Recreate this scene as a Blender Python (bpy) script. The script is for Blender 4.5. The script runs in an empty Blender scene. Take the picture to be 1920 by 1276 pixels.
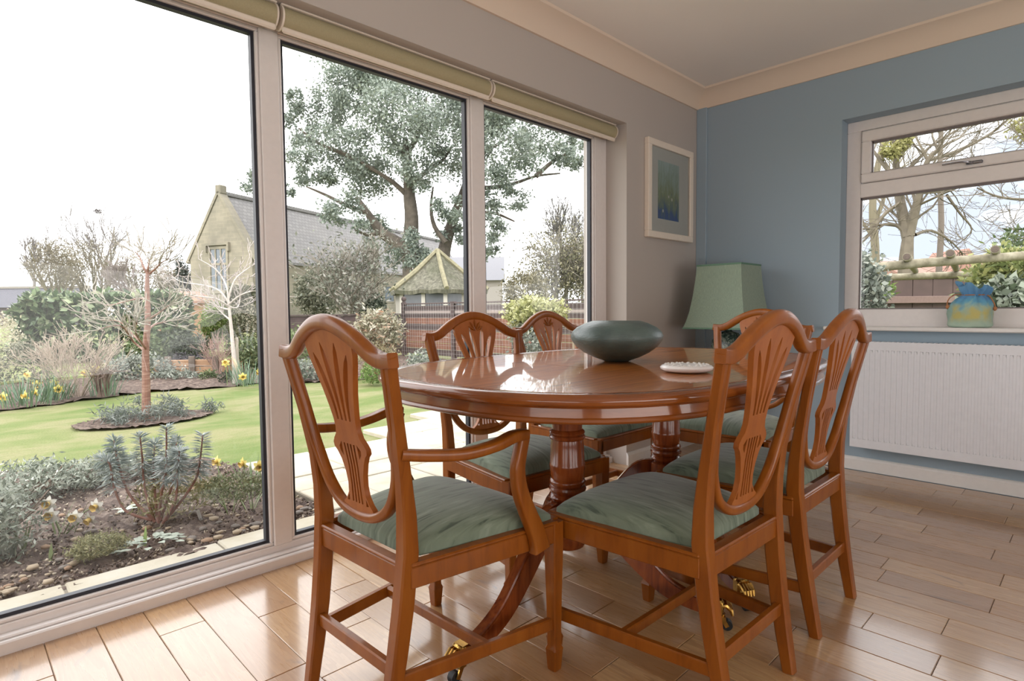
import bpy, bmesh, math, random
import numpy as np
from mathutils import Vector, Matrix, Euler

random.seed(7)
rng = np.random.default_rng(7)
D = bpy.data
SC = bpy.context.scene
COL = SC.collection
PI = math.pi
R = math.radians

# ------------------------------------------------------------------ camera
F_PX, YAW, PITCH, ROLL, CAM_H = 1094.935, 0.7967134, -0.0520991, -0.0093712, 0.94
_f = Vector((math.cos(YAW) * math.cos(PITCH), math.sin(YAW) * math.cos(PITCH), math.sin(PITCH)))
_r0 = Vector((math.sin(YAW), -math.cos(YAW), 0))
_u0 = _r0.cross(_f)
_r = math.cos(ROLL) * _r0 + math.sin(ROLL) * _u0
_u = -math.sin(ROLL) * _r0 + math.cos(ROLL) * _u0
cam_data = D.cameras.new('camera')
cam_data.sensor_width = 36.0
cam_data.lens = F_PX / 1920 * 36.0
cam_data.clip_end = 600
cam_data.clip_start = 0.05
cam = D.objects.new('camera', cam_data)
COL.objects.link(cam)
m = Matrix((( _r.x, _u.x, -_f.x, 0), (_r.y, _u.y, -_f.y, 0), (_r.z, _u.z, -_f.z, CAM_H), (0, 0, 0, 1)))
cam.matrix_world = m
SC.camera = cam


def at(px, py, depth):
    """World point seen at a photograph pixel at a given distance: used to survey the garden."""
    return Vector((0, 0, CAM_H)) + _f * depth + _r * ((px - 960) / F_PX * depth) - _u * ((py - 638) / F_PX * depth)


G = -0.12          # level of the garden outside


def gp(px, py, z=G):
    d = _f + _r * ((px - 960) / F_PX) - _u * ((py - 638) / F_PX)
    return Vector((0, 0, CAM_H)) + d * ((z - CAM_H) / d.z)


# ------------------------------------------------------------------ world, lights, exposure
SC.view_settings.view_transform = 'Standard'
SC.view_settings.look = 'None'
SC.view_settings.exposure = 0.0
SC.view_settings.gamma = 1.0
SC.view_settings.use_curve_mapping = False
SC.cycles.use_denoising = True
SC.cycles.max_bounces = 8
SC.cycles.diffuse_bounces = 4
SC.cycles.glossy_bounces = 4
SC.cycles.transparent_max_bounces = 24
SC.cycles.sample_clamp_indirect = 6.0
SC.cycles.caustics_reflective = False
SC.cycles.caustics_refractive = False

world = D.worlds.new('overcast_sky')
SC.world = world
world.use_nodes = True
wt = world.node_tree
for n in list(wt.nodes):
    wt.nodes.remove(n)
wo = wt.nodes.new('ShaderNodeOutputWorld')
bg = wt.nodes.new('ShaderNodeBackground')
tc = wt.nodes.new('ShaderNodeTexCoord')
mp = wt.nodes.new('ShaderNodeMapping')
mp.inputs['Scale'].default_value = (2.2, 2.2, 6.0)
nz = wt.nodes.new('ShaderNodeTexNoise')
nz.inputs['Scale'].default_value = 1.6
nz.inputs['Detail'].default_value = 7
nz.inputs['Roughness'].default_value = 0.55
sep = wt.nodes.new('ShaderNodeSeparateXYZ')
mr = wt.nodes.new('ShaderNodeMapRange')
mr.inputs['From Min'].default_value = 0.35
mr.inputs['From Max'].default_value = 0.95
mr.inputs['To Min'].default_value = -0.14
mr.inputs['To Max'].default_value = 0.11
ad = wt.nodes.new('ShaderNodeMath')
ad.operation = 'ADD'
rp = wt.nodes.new('ShaderNodeValToRGB')
rp.color_ramp.elements[0].position = 0.50
rp.color_ramp.elements[0].color = (1.0, 1.0, 1.0, 1)
rp.color_ramp.elements[1].position = 0.72
rp.color_ramp.elements[1].color = (0.225, 0.25, 0.295, 1)
bg.inputs['Strength'].default_value = 4.0
wt.links.new(tc.outputs['Generated'], mp.inputs['Vector'])
wt.links.new(mp.outputs['Vector'], nz.inputs['Vector'])
wt.links.new(tc.outputs['Generated'], sep.inputs[0])
wt.links.new(sep.outputs['X'], mr.inputs['Value'])
wt.links.new(nz.outputs['Fac'], ad.inputs[0])
wt.links.new(mr.outputs['Result'], ad.inputs[1])
wt.links.new(ad.outputs[0], rp.inputs['Fac'])
wt.links.new(rp.outputs['Color'], bg.inputs['Color'])
wt.links.new(bg.outputs[0], wo.inputs['Surface'])


def area(name, loc, direction, sx, sy, power, color):
    l = D.lights.new(name, 'AREA')
    l.shape = 'RECTANGLE'
    l.size, l.size_y = sx, sy
    l.energy = power
    l.color = color
    o = D.objects.new(name, l)
    COL.objects.link(o)
    o.location = loc
    o.rotation_euler = Vector(direction).to_track_quat('-Z', 'Y').to_euler()
    return o


# unseen fill lights added behind and beside the camera to brighten the room
area('back_fill_light', (0.9, -2.05, 1.2), (0.05, 1, 0.6), 3.0, 1.8, 74, (1.0, 0.975, 0.95))
area('side_fill_light', (-1.9, -0.5, 1.2), (1, 0.1, 0.6), 2.2, 1.8, 39, (1.0, 0.975, 0.95))
sun = D.lights.new('hazy_sun', 'SUN')
sun.energy = 1.4
sun.angle = R(14)
sun.color = (1.0, 0.95, 0.86)
so = D.objects.new('hazy_sun', sun)
COL.objects.link(so)
so.rotation_euler = Vector((0.75, 0.28, -0.6)).to_track_quat('-Z', 'Y').to_euler()


# ------------------------------------------------------------------ materials
def srgb(r, g, b):
    def c(v):
        v /= 255.0
        return v / 12.92 if v <= 0.04045 else ((v + 0.055) / 1.055) ** 2.4
    return (c(r), c(g), c(b), 1.0)


class NT:
    def __init__(self, name):
        self.m = D.materials.new(name)
        self.m.use_nodes = True
        self.t = self.m.node_tree
        self.b = self.t.nodes['Principled BSDF']

    def n(self, typ, **kw):
        x = self.t.nodes.new('ShaderNode' + typ)
        for k, v in kw.items():
            if k.startswith('_'):
                setattr(x, k[1:], v)
            else:
                x.inputs[k.replace('__', ' ')].default_value = v
        return x

    def l(self, a, b):
        self.t.links.new(a, b)

    def coords(self, kind='Object', scale=(1, 1, 1), rot=(0, 0, 0)):
        t = self.n('TexCoord')
        mpn = self.n('Mapping')
        mpn.inputs['Scale'].default_value = scale
        mpn.inputs['Rotation'].default_value = rot
        self.l(t.outputs[kind], mpn.inputs['Vector'])
        return mpn.outputs['Vector']

    def noise(self, vec, scale, detail=4, rough=0.5, dist=0.0):
        x = self.n('TexNoise')
        x.inputs['Scale'].default_value = scale
        x.inputs['Detail'].default_value = detail
        x.inputs['Roughness'].default_value = rough
        x.inputs['Distortion'].default_value = dist
        if vec is not None:
            self.l(vec, x.inputs['Vector'])
        return x.outputs['Fac']

    def ramp(self, fac, stops):
        x = self.n('ValToRGB')
        e = x.color_ramp.elements
        while len(e) < len(stops):
            e.new(0.5)
        for i, (p, c) in enumerate(stops):
            e[i].position = p
            e[i].color = c
        self.l(fac, x.inputs['Fac'])
        return x.outputs['Color']

    def mix(self, fac, a, b, blend='MIX'):
        x = self.n('Mix')
        x.data_type = 'RGBA'
        x.blend_type = blend
        for s, v in ((x.inputs[0], fac), (x.inputs[6], a), (x.inputs[7], b)):
            if hasattr(v, 'links'):
                self.l(v, s)
            else:
                s.default_value = v
        return x.outputs[2]

    def math(self, op, a, b=0.5):
        x = self.n('Math')
        x.operation = op
        for s, v in ((x.inputs[0], a), (x.inputs[1], b)):
            if hasattr(v, 'links'):
                self.l(v, s)
            else:
                s.default_value = v
        return x.outputs[0]

    def bump(self, h, strength=0.2, dist=0.01):
        x = self.n('Bump')
        x.inputs['Strength'].default_value = strength
        x.inputs['Distance'].default_value = dist
        self.l(h, x.inputs['Height'])
        self.l(x.outputs['Normal'], self.b.inputs['Normal'])

    def set(self, **kw):
        for k, v in kw.items():
            s = self.b.inputs[k.replace('__', ' ')]
            if hasattr(v, 'links'):
                self.l(v, s)
            else:
                s.default_value = v
        return self


def plain(name, col, rough=0.5, metal=0.0, spec=0.5, coat=0.0, var=0.06, nscale=40, bump=0.0):
    t = NT(name)
    v = t.coords()
    f = t.noise(v, nscale, 4)
    c0 = tuple(x * (1 - var) for x in col[:3]) + (1,)
    c1 = tuple(min(1, x * (1 + var)) for x in col[:3]) + (1,)
    t.set(Base__Color=t.ramp(f, [(0.3, c0), (0.7, c1)]), Roughness=rough, Metallic=metal, Specular__IOR__Level=spec, Coat__Weight=coat)
    if bump:
        t.bump(f, bump, 0.003)
    return t.m


def wood(name, dark, mid, light, scale=(30, 30, 3), rough=0.28, coat=0.35, coat_rough=0.12, spec=0.3):
    t = NT(name)
    v = t.coords(scale=scale)
    f = t.noise(v, 1.0, 6, 0.6, 0.6)
    v2 = t.coords(scale=(2.5, 2.5, 2.5))
    f2 = t.noise(v2, 1.0, 3)
    c = t.ramp(f, [(0.28, dark), (0.5, mid), (0.74, light)])
    c = t.mix(t.math('MULTIPLY', f2, 0.22), c, dark)
    t.set(Base__Color=c, Roughness=rough, Coat__Weight=coat, Coat__Roughness=coat_rough, Specular__IOR__Level=spec)
    t.bump(f, 0.04, 0.002)
    return t.m


def leafmat(name, stops, rough=0.55, trans=0.25):
    """Foliage whose colour varies from leaf to leaf."""
    t = NT(name)
    g = t.n('NewGeometry')
    c = t.ramp(g.outputs['Random Per Island'], stops)
    t.set(Base__Color=c, Roughness=rough, Specular__IOR__Level=0.35)
    tr = t.n('BsdfTranslucent')
    t.l(c, tr.inputs['Color'])
    ms = t.n('MixShader')
    ms.inputs[0].default_value = trans
    out = t.t.nodes['Material Output']
    t.l(t.b.outputs[0], ms.inputs[1])
    t.l(tr.outputs[0], ms.inputs[2])
    t.l(ms.outputs[0], out.inputs['Surface'])
    return t.m


M = {}
M['wood'] = wood('yew_wood', srgb(118, 61, 13), srgb(138, 75, 18), srgb(150, 87, 26), (26, 26, 4), 0.38, 0.28, 0.10, 0.25)
M['wood_flat'] = wood('yew_wood_splat', srgb(140, 76, 30), srgb(158, 90, 38), srgb(170, 102, 48), (26, 26, 4), 0.38, 0.2, 0.25)
M['table'] = wood('mahogany_polished', srgb(118, 60, 16), srgb(166, 96, 32), srgb(190, 122, 52), (3, 70, 40), 0.35, 0.75, 0.03, 0.15)
M['table_edge'] = wood('mahogany_edge', srgb(100, 52, 16), srgb(126, 66, 22), srgb(140, 78, 29), (5, 5, 40), 0.25, 0.6, 0.07)
M['table_dark'] = wood('mahogany_turned', srgb(90, 38, 16), srgb(136, 66, 28), srgb(156, 84, 38), (40, 40, 5), 0.25, 0.5, 0.1)
M['brass'] = plain('brass', srgb(190, 150, 80), 0.25, 1.0, var=0.25, nscale=60)
M['rubber'] = plain('black_rubber', srgb(30, 30, 32), 0.5)

# seat fabric: green with brushed streaks
t = NT('green_seat_fabric')
v = t.coords(scale=(95, 9, 9))
f = t.noise(v, 1.0, 3, 0.5, 0.7)
v = t.coords(scale=(800, 800, 800))
f2 = t.noise(v, 1.0, 2)
c = t.ramp(f, [(0.30, srgb(74, 86, 72)), (0.42, srgb(110, 122, 104)), (0.58, srgb(120, 132, 114)), (0.72, srgb(138, 150, 132))])
t.set(Base__Color=c, Roughness=0.85, Sheen__Weight=0.35, Specular__IOR__Level=0.2)
t.bump(f2, 0.25, 0.001)
M['fabric'] = t.m

# oak planks: per plank tone, cathedral grain, knots, dark scraped streaks
t = NT('oiled_oak')
oi = t.n('ObjectInfo')
tcn = t.n('TexCoord')
off = t.n('VectorMath')
off.operation = 'ADD'
sc3 = t.n('VectorMath')
sc3.operation = 'SCALE'
cmb = t.n('CombineXYZ')
t.l(oi.outputs['Random'], cmb.inputs[0])
t.l(oi.outputs['Random'], cmb.inputs[1])
t.l(cmb.outputs[0], sc3.inputs[0])
sc3.inputs['Scale'].default_value = 37.0
t.l(tcn.outputs['Object'], off.inputs[0])
t.l(sc3.outputs[0], off.inputs[1])
mpn = t.n('Mapping')
mpn.inputs['Scale'].default_value = (14, 1.3, 1)
t.l(off.outputs[0], mpn.inputs['Vector'])
big = t.noise(mpn.outputs[0], 1.0, 3, 0.5, 0.4)
rings = t.math('FRACT', t.math('MULTIPLY', big, 9.0))
mpf = t.n('Mapping')
mpf.inputs['Scale'].default_value = (160, 9, 1)
t.l(off.outputs[0], mpf.inputs['Vector'])
fine = t.noise(mpf.outputs[0], 1.0, 4, 0.6)
mpk = t.n('Mapping')
mpk.inputs['Scale'].default_value = (9, 4, 1)
t.l(off.outputs[0], mpk.inputs['Vector'])
knot = t.noise(mpk.outputs[0], 1.0, 3, 0.6, 1.2)
base = t.ramp(oi.outputs['Random'], [(0.0, srgb(160, 122, 84)), (0.25, srgb(196, 154, 106)), (0.5, srgb(216, 178, 130)), (0.75, srgb(178, 144, 112)), (1.0, srgb(206, 162, 114))])
c = t.mix(t.math('MULTIPLY', rings, 0.38), base, srgb(146, 100, 58), 'MIX')
c = t.mix(t.math('MULTIPLY', fine, 0.6), c, srgb(120, 82, 50), 'MIX')
kf = t.ramp(knot, [(0.66, (0, 0, 0, 1)), (0.76, (1, 1, 1, 1))])
c = t.mix(t.math('MULTIPLY', kf, 0.6), c, srgb(92, 76, 72))
t.set(Base__Color=c, Roughness=t.math('ADD', t.math('MULTIPLY', fine, 0.14), 0.22), Coat__Weight=0.85, Coat__Roughness=0.13, Coat__IOR=1.55)
t.bump(fine, 0.10, 0.0015)
M['oak'] = t.m
M['floor_gap'] = plain('floor_gap', srgb(74, 50, 34), 0.7)


def paint(name, col, rough=0.75):
    t = NT(name)
    v = t.coords()
    f = t.noise(v, 260, 3)
    f2 = t.noise(v, 1.2, 2)
    c = t.ramp(f2, [(0.35, tuple(x * 0.97 for x in col[:3]) + (1,)), (0.65, col)])
    t.set(Base__Color=c, Roughness=rough, Specular__IOR__Level=0.3)
    t.bump(f, 0.12, 0.001)
    return t.m


M['wall_grey'] = paint('warm_grey_paint', srgb(186, 178, 172))
M['wall_blue'] = paint('blue_paint', srgb(154, 172, 185))
M['ceiling'] = paint('ceiling_paint', srgb(238, 232, 226))
M['coving'] = paint('coving_paint', srgb(226, 208, 190))
M['white_gloss'] = plain('white_gloss_paint', srgb(226, 224, 222), 0.32, var=0.02)
M['upvc'] = plain('white_upvc', srgb(226, 220, 218), 0.35, var=0.02)
M['radiator'] = plain('radiator_enamel', srgb(222, 224, 230), 0.3, var=0.02)
M['gasket'] = plain('black_gasket', srgb(38, 40, 50), 0.5)
M['blind'] = plain('olive_blind_fabric', srgb(166, 156, 124), 0.8, var=0.05, nscale=200)
M['blind_white'] = plain('blind_plastic', srgb(226, 214, 200), 0.45, var=0.02)
M['chrome'] = plain('satin_metal', srgb(150, 150, 155), 0.25, 1.0)
t = NT('window_glass')
gl = t.n('BsdfGlossy')
gl.inputs['Roughness'].default_value = 0.0
trn = t.n('BsdfTransparent')
fr = t.n('Fresnel')
fr.inputs['IOR'].default_value = 1.45
ms = t.n('MixShader')
t.l(fr.outputs[0], ms.inputs[0])
t.l(trn.outputs[0], ms.inputs[1])
t.l(gl.outputs[0], ms.inputs[2])
t.l(ms.outputs[0], t.t.nodes['Material Output'].inputs['Surface'])
M['glass'] = t.m


# ------------------------------------------------------------------ mesh helpers
class MB:
    """Collects geometry that becomes ONE mesh object."""

    def __init__(self):
        self.v = []
        self.f = []
        self.mi = []
        self.cur = 0

    def add(self, vs, fs):
        o = len(self.v)
        self.v.extend([tuple(p) for p in vs])
        for f in fs:
            self.f.append(tuple(i + o for i in f))
            self.mi.append(self.cur)
        return self

    def box(self, lo, hi, bev=0.0, mat=None):
        bm = bmesh.new()
        bmesh.ops.create_cube(bm, size=1)
        for v_ in bm.verts:
            v_.co = Vector([lo[i] + (hi[i] - lo[i]) * (v_.co[i] + 0.5) for i in range(3)])
        if bev > 0:
            bmesh.ops.bevel(bm, geom=list(bm.edges), offset=bev, segments=1, affect='EDGES')
        bm.verts.index_update()
        vs = [v_.co.copy() for v_ in bm.verts]
        if mat is not None:
            vs = [mat @ p for p in vs]
        self.add(vs, [[v_.index for v_ in f.verts] for f in bm.faces])
        bm.free()
        return self

    def bar(self, p, q, w, h, up=(0, 0, 1), bev=0.0):
        p, q = Vector(p), Vector(q)
        d = (q - p)
        L = d.length
        d.normalize()
        up = Vector(up)
        s = d.cross(up)
        if s.length < 1e-4:
            s = d.cross(Vector((1, 0, 0)))
        s.normalize()
        u = s.cross(d)
        mt = Matrix(((s.x, d.x, u.x, p.x), (s.y, d.y, u.y, p.y), (s.z, d.z, u.z, p.z), (0, 0, 0, 1)))
        return self.box((-w / 2, 0, -h / 2), (w / 2, L, h / 2), bev, mt)

    def sweep(self, pts, secs, side=(0, 1, 0), closed=False, cap=True):
        """Sections (lists of (u,v)) swept along pts; v runs along `side`, u across the path."""
        pts = [Vector(p) for p in pts]
        n = len(pts)
        side = Vector(side).normalized()
        vs = []
        k = len(secs[0])
        for i in range(n):
            if closed:
                t_ = pts[(i + 1) % n] - pts[i - 1]
            else:
                t_ = pts[min(i + 1, n - 1)] - pts[max(i - 1, 0)]
            t_.normalize()
            nn = side.cross(t_)
            nn.normalize()
            b = t_.cross(nn)
            for (a, c) in secs[i]:
                vs.append(pts[i] + nn * a + b * c)
        fs = []
        m_ = n if closed else n - 1
        for i in range(m_):
            j = (i + 1) % n
            for a in range(k):
                b = (a + 1) % k
                fs.append((i * k + a, i * k + b, j * k + b, j * k + a))
        if cap and not closed:
            fs.append(tuple(range(k))[::-1])
            fs.append(tuple((n - 1) * k + a for a in range(k)))
        return self.add(vs, fs)

    def tube(self, pts, rad, n=8, cap=True):
        pts = [Vector(p) for p in pts]
        if not hasattr(rad, '__len__'):
            rad = [rad] * len(pts)
        vs, fs = [], []
        prev = None
        for i, p in enumerate(pts):
            t_ = (pts[min(i + 1, len(pts) - 1)] - pts[max(i - 1, 0)])
            if t_.length < 1e-9:
                t_ = Vector((0, 0, 1))
            t_.normalize()
            if prev is None:
                a = t_.cross(Vector((0, 0, 1)))
                if a.length < 0.05:
                    a = t_.cross(Vector((1, 0, 0)))
            else:
                a = prev - t_ * prev.dot(t_)
            a.normalize()
            prev = a
            b = t_.cross(a)
            for k in range(n):
                th = 2 * PI * k / n
                vs.append(p + (a * math.cos(th) + b * math.sin(th)) * rad[i])
        for i in range(len(pts) - 1):
            for k in range(n):
                k2 = (k + 1) % n
                fs.append((i * n + k, i * n + k2, (i + 1) * n + k2, (i + 1) * n + k))
        if cap:
            fs.append(tuple(range(n))[::-1])
            fs.append(tuple((len(pts) - 1) * n + k for k in range(n)))
        return self.add(vs, fs)

    def lathe(self, prof, n=32, c=(0, 0, 0), mat=None, cap=True):
        vs, fs = [], []
        c = Vector(c)
        for (r_, z) in prof:
            for k in range(n):
                th = 2 * PI * k / n
                p = Vector((r_ * math.cos(th), r_ * math.sin(th), z))
                if mat is not None:
                    p = mat @ p
                vs.append(p + c)
        for i in range(len(prof) - 1):
            for k in range(n):
                k2 = (k + 1) % n
                fs.append((i * n + k, i * n + k2, (i + 1) * n + k2, (i + 1) * n + k))
        if cap:
            fs.append(tuple(range(n))[::-1])
            fs.append(tuple((len(prof) - 1) * n + k for k in range(n)))
        return self.add(vs, fs)

    def mesh(self, name, smooth=40):
        me = D.meshes.new(name)
        me.from_pydata(self.v, [], self.f)
        me.update()
        if any(self.mi):
            me.polygons.foreach_set('material_index', self.mi)
        if smooth:
            me.polygons.foreach_set('use_smooth', [True] * len(me.polygons))
            me.set_sharp_from_angle(angle=R(smooth))
        return me

    def build(self, name, mat, parent=None, smooth=40, loc=None):
        me = self.mesh(name, smooth)
        return put(name, me, mat, parent, loc)


def put(name, me, mat=None, parent=None, loc=None):
    if mat is not None and len(me.materials) == 0:
        for x in (mat if isinstance(mat, (list, tuple)) else [mat]):
            me.materials.append(x)
    o = D.objects.new(name, me)
    COL.objects.link(o)
    if parent is not None:
        o.parent = parent
    if loc is not None:
        o.location = loc
    return o


def big_mesh(name, V, F, mat, parent=None, smooth=False):
    """numpy verts (n,3) and faces (m,k) to one object, quickly."""
    V = np.asarray(V, np.float32)
    F = np.asarray(F, np.int32)
    me = D.meshes.new(name)
    me.vertices.add(len(V))
    me.vertices.foreach_set('co', V.ravel())
    k = F.shape[1]
    me.loops.add(F.size)
    me.loops.foreach_set('vertex_index', F.ravel())
    me.polygons.add(len(F))
    me.polygons.foreach_set('loop_start', np.arange(0, F.size, k, dtype=np.int32))
    me.update(calc_edges=True)
    me.validate()
    if smooth:
        me.polygons.foreach_set('use_smooth', [True] * len(me.polygons))
    return put(name, me, mat, parent)


def tag(o, label=None, cat=None, group=None, kind=None):
    if label:
        o['label'] = label
    if cat:
        o['category'] = cat
    if group:
        o['group'] = group
    if kind:
        o['kind'] = kind
    return o


def thing(name, label, cat, loc=(0, 0, 0), rz=0.0, group=None):
    o = D.objects.new(name, None)
    COL.objects.link(o)
    o.location = loc
    o.rotation_euler = (0, 0, rz)
    o.empty_display_size = 0.1
    return tag(o, label, cat, group)


def struct(o):
    o['kind'] = 'structure'
    return o


def copy_tree(o, parent=None):
    c = o.copy()
    COL.objects.link(c)
    if parent is not None:
        c.parent = parent
    for ch in list(o.children):
        copy_tree(ch, c)
    return c


def rr(w, h, r=0.005, n=2):
    """rounded rectangle section"""
    out = []
    r = min(r, w / 2 * 0.98, h / 2 * 0.98)
    for (cx, cy, a0) in ((w / 2 - r, h / 2 - r, 0), (-w / 2 + r, h / 2 - r, 90), (-w / 2 + r, -h / 2 + r, 180), (w / 2 - r, -h / 2 + r, 270)):
        for i in range(n + 1):
            a = R(a0 + 90 * i / n)
            out.append((cx + r * math.cos(a), cy + r * math.sin(a)))
    return out


def lerp_table(tab, x):
    if x <= tab[0][0]:
        return tab[0][1]
    for (x0, y0), (x1, y1) in zip(tab, tab[1:]):
        if x <= x1:
            return y0 + (y1 - y0) * (x - x0) / (x1 - x0)
    return tab[-1][1]


def catmull(pts, sub=5, closed=False):
    pts = [Vector(p) for p in pts]
    n = len(pts)
    out = []
    rngi = range(n) if closed else range(n - 1)
    for i in rngi:
        if closed:
            p0, p1, p2, p3 = pts[i - 1], pts[i], pts[(i + 1) % n], pts[(i + 2) % n]
        else:
            p0, p1, p2, p3 = pts[max(i - 1, 0)], pts[i], pts[i + 1], pts[min(i + 2, n - 1)]
        for s in range(sub):
            u = s / sub
            out.append(0.5 * ((2 * p1) + (p2 - p0) * u + (2 * p0 - 5 * p1 + 4 * p2 - p3) * u * u + (3 * p1 - p0 - 3 * p2 + p3) * u ** 3))
    if not closed:
        out.append(pts[-1])
    return out


# ------------------------------------------------------------------ the room
XB = 3.76        # blue wall
YA = 2.009       # garden wall, room face
YF = 2.155       # window frame face
YG = 2.185       # glass
CEIL = 2.39
X0, Y0 = -2.0, -2.15
WX0, WX1, WZ1 = -1.2, 2.918, 2.025     # big opening

fl = MB().box((X0, Y0, -0.1), (XB + 0.1, YF, -0.014)).build('floor', M['floor_gap'], smooth=0)
struct(fl)
JOINTS = {0: [1.9], 3: [1.91], 4: [1.48], 5: [1.81], 6: [1.26, 1.56], 7: [1.8], 8: [1.2, 1.51], 9: [0.9], 10: [1.29], 11: [0.81, 1.09], 12: [0.6, 1.31],
          14: [0.29], 15: [0.48], 16: [0.31], 18: [0.23, 0.53], 20: [0.23], 21: [0.63], 22: [0.28], 23: [0.52], 24: [0.25], 25: [0.58], 26: [0.29],
          27: [0.49, 0.78], 28: [0.29, 0.59], 29: [0.49]}
PW = 0.1227
for k in range(-6, 31):
    xa = 0.0495 + PW * k
    xb_ = min(xa + PW, XB - 0.012)
    if xb_ - xa < 0.03:
        continue
    js = sorted(JOINTS.get(k, []))
    ys = [2.112]
    y = 2.112
    for j in reversed(js):
        while y - j > 1.15:
            y -= random.uniform(0.5, 0.95)
            if y - j < 0.3:
                y = j + 0.38
            ys.append(y)
        ys.append(j)
        y = j
    if not js:
        y -= random.uniform(0.15, 0.7)
        ys.append(y)
    while y > -1.4:
        y -= random.choice((0.42, 0.55, 0.66, 0.78, 0.9))
        ys.append(y)
    for ya, yb_ in zip(ys, ys[1:]):
        L = ya - yb_
        w = xb_ - xa
        bm = MB().box((-w / 2 + 0.0006, -L / 2 + 0.0006, -0.014), (w / 2 - 0.0006, L / 2 - 0.0006, 0.0), 0.0016)
        bm.build('plank', M['oak'], fl, 0, ((xa + xb_) / 2, (ya + yb_) / 2, random.uniform(-0.0005, 0.0)))
bk = MB().box((X0, Y0, -0.014), (XB, -1.9, -0.001)).build('plank_field', M['oak'], fl, 0)

TH = 0.32
w = MB()
w.box((X0, YA, -0.05), (WX0, YA + TH, CEIL + 0.05))
w.box((WX1, YA, -0.05), (XB + 0.02, YA + TH, CEIL + 0.05))
w.box((WX0, YA, WZ1), (WX1, YA + TH, CEIL + 0.05))
struct(w.build('wall_left', M['wall_grey'], smooth=0))
# blue wall with its window opening
BY0, BY1, BZ0, BZ1 = -0.38, 1.11, 0.83, 2.014
w = MB()
w.box((XB, BY1, -0.05), (XB + TH, YA + TH, CEIL + 0.05))
w.box((XB, Y0 - 0.1, -0.05), (XB + TH, BY0, CEIL + 0.05))
w.box((XB, BY0, -0.05), (XB + TH, BY1, BZ0 - 0.02))
w.box((XB, BY0, BZ1), (XB + TH, BY1, CEIL + 0.05))
struct(w.build('wall_right', M['wall_blue'], smooth=0))
struct(MB().box((X0 - 0.1, Y0 - 0.1, -0.05), (XB, Y0, CEIL + 0.05)).build('wall_back', M['wall_grey'], smooth=0))
struct(MB().box((X0 - 0.1, Y0, -0.05), (X0, YA + TH, CEIL + 0.05)).build('wall_front', M['wall_grey'], smooth=0))
struct(MB().box((X0 - 0.1, Y0 - 0.1, CEIL), (XB + TH, YA + TH, CEIL + 0.15)).build('ceiling', M['ceiling'], smooth=0))

# coving: concave quadrant swept along both visible walls
cov = [(0, 0), (0.0, -0.105), (0.012, -0.105), (0.016, -0.094), (0.03, -0.068), (0.05, -0.044), (0.075, -0.026), (0.1, -0.015), (0.108, -0.012), (0.112, 0)]
path = [(X0, YA), (XB, YA), (XB, Y0)]
vs, fs = [], []
for i, (px, py) in enumerate(path):
    for (u, z) in cov:
        if i == 0:
            p = (px, py - u)
        elif i == 1:
            p = (px - u, py - u)
        else:
            p = (px - u, py)
        vs.append((p[0], p[1], CEIL + z))
k = len(cov)
for i in range(2):
    for a in range(k):
        b = (a + 1) % k
        fs.append((i * k + a, (i + 1) * k + a, (i + 1) * k + b, i * k + b))
struct(MB().add(vs, fs).build('trim_coving', M['coving'], smooth=25))
# boxed pipe strip in the corner
struct(MB().box((XB - 0.016, 1.936, 0.07), (XB, YA, CEIL - 0.1), 0.003).build('trim_corner', M['wall_blue'], smooth=0))


def skirting(name, p, q, nrm):
    prof = [(0, 0), (0.015, 0), (0.015, 0.06), (0.012, 0.066), (0.012, 0.068), (0.007, 0.074), (0.0, 0.076)]
    vs = []
    for e in (p, q):
        for (u, z) in prof:
            vs.append((e[0] + nrm[0] * u, e[1] + nrm[1] * u, z))
    n = len(prof)
    fs = [(a, (a + 1) % n, n + (a + 1) % n, n + a) for a in range(n)] + [tuple(range(n)), tuple(range(n, 2 * n))]
    struct(MB().add(vs, fs).build(name, M['white_gloss'], smooth=0))


skirting('baseboard_right', (XB, Y0), (XB, YA), (-1, 0))
skirting('baseboard_left', (WX1 - 0.0, YA), (XB, YA), (0, -1))

# ---- the big garden window
fr_ = MB()
ZT = 2.025
fr_.box((WX0, YF, 0.035), (WX1, YF + 0.07, 0.068), 0.003)          # bottom rail
fr_.box((WX0, YF, 1.956), (WX1, YF + 0.07, ZT), 0.003)             # head
fr_.box((2.806, YF, 0.068), (WX1, YF + 0.07, 1.956), 0.003)           # right jamb
fr_.box((WX0, YF, 0.068), (WX0 + 0.09, YF + 0.07, 1.956), 0.003)
window1 = struct(fr_.build('window_1', M['upvc'], smooth=0))
MB().box((WX0, 2.108, -0.012), (WX1, YF + 0.09, 0.036), 0.004).build('sill', M['upvc'], window1, 0)
MB().box((WX0, 2.125, 0.036), (WX1, YF + 0.01, 0.044), 0.003).build('sill_bead', M['upvc'], window1, 0)
MUL = [(-0.115, -0.045), (0.856, 0.926), (1.846, 1.926)]
for a, b in MUL:
    mm = MB().box((a, YF - .002, 0.066), (b, YF + 0.068, 1.958), 0.004)
    mm.build('mullion', M['upvc'], window1, 0)
PANES = [(WX0 + 0.09, -0.115), (-0.045, 0.856), (0.926, 1.846), (1.926, 2.806)]
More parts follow.
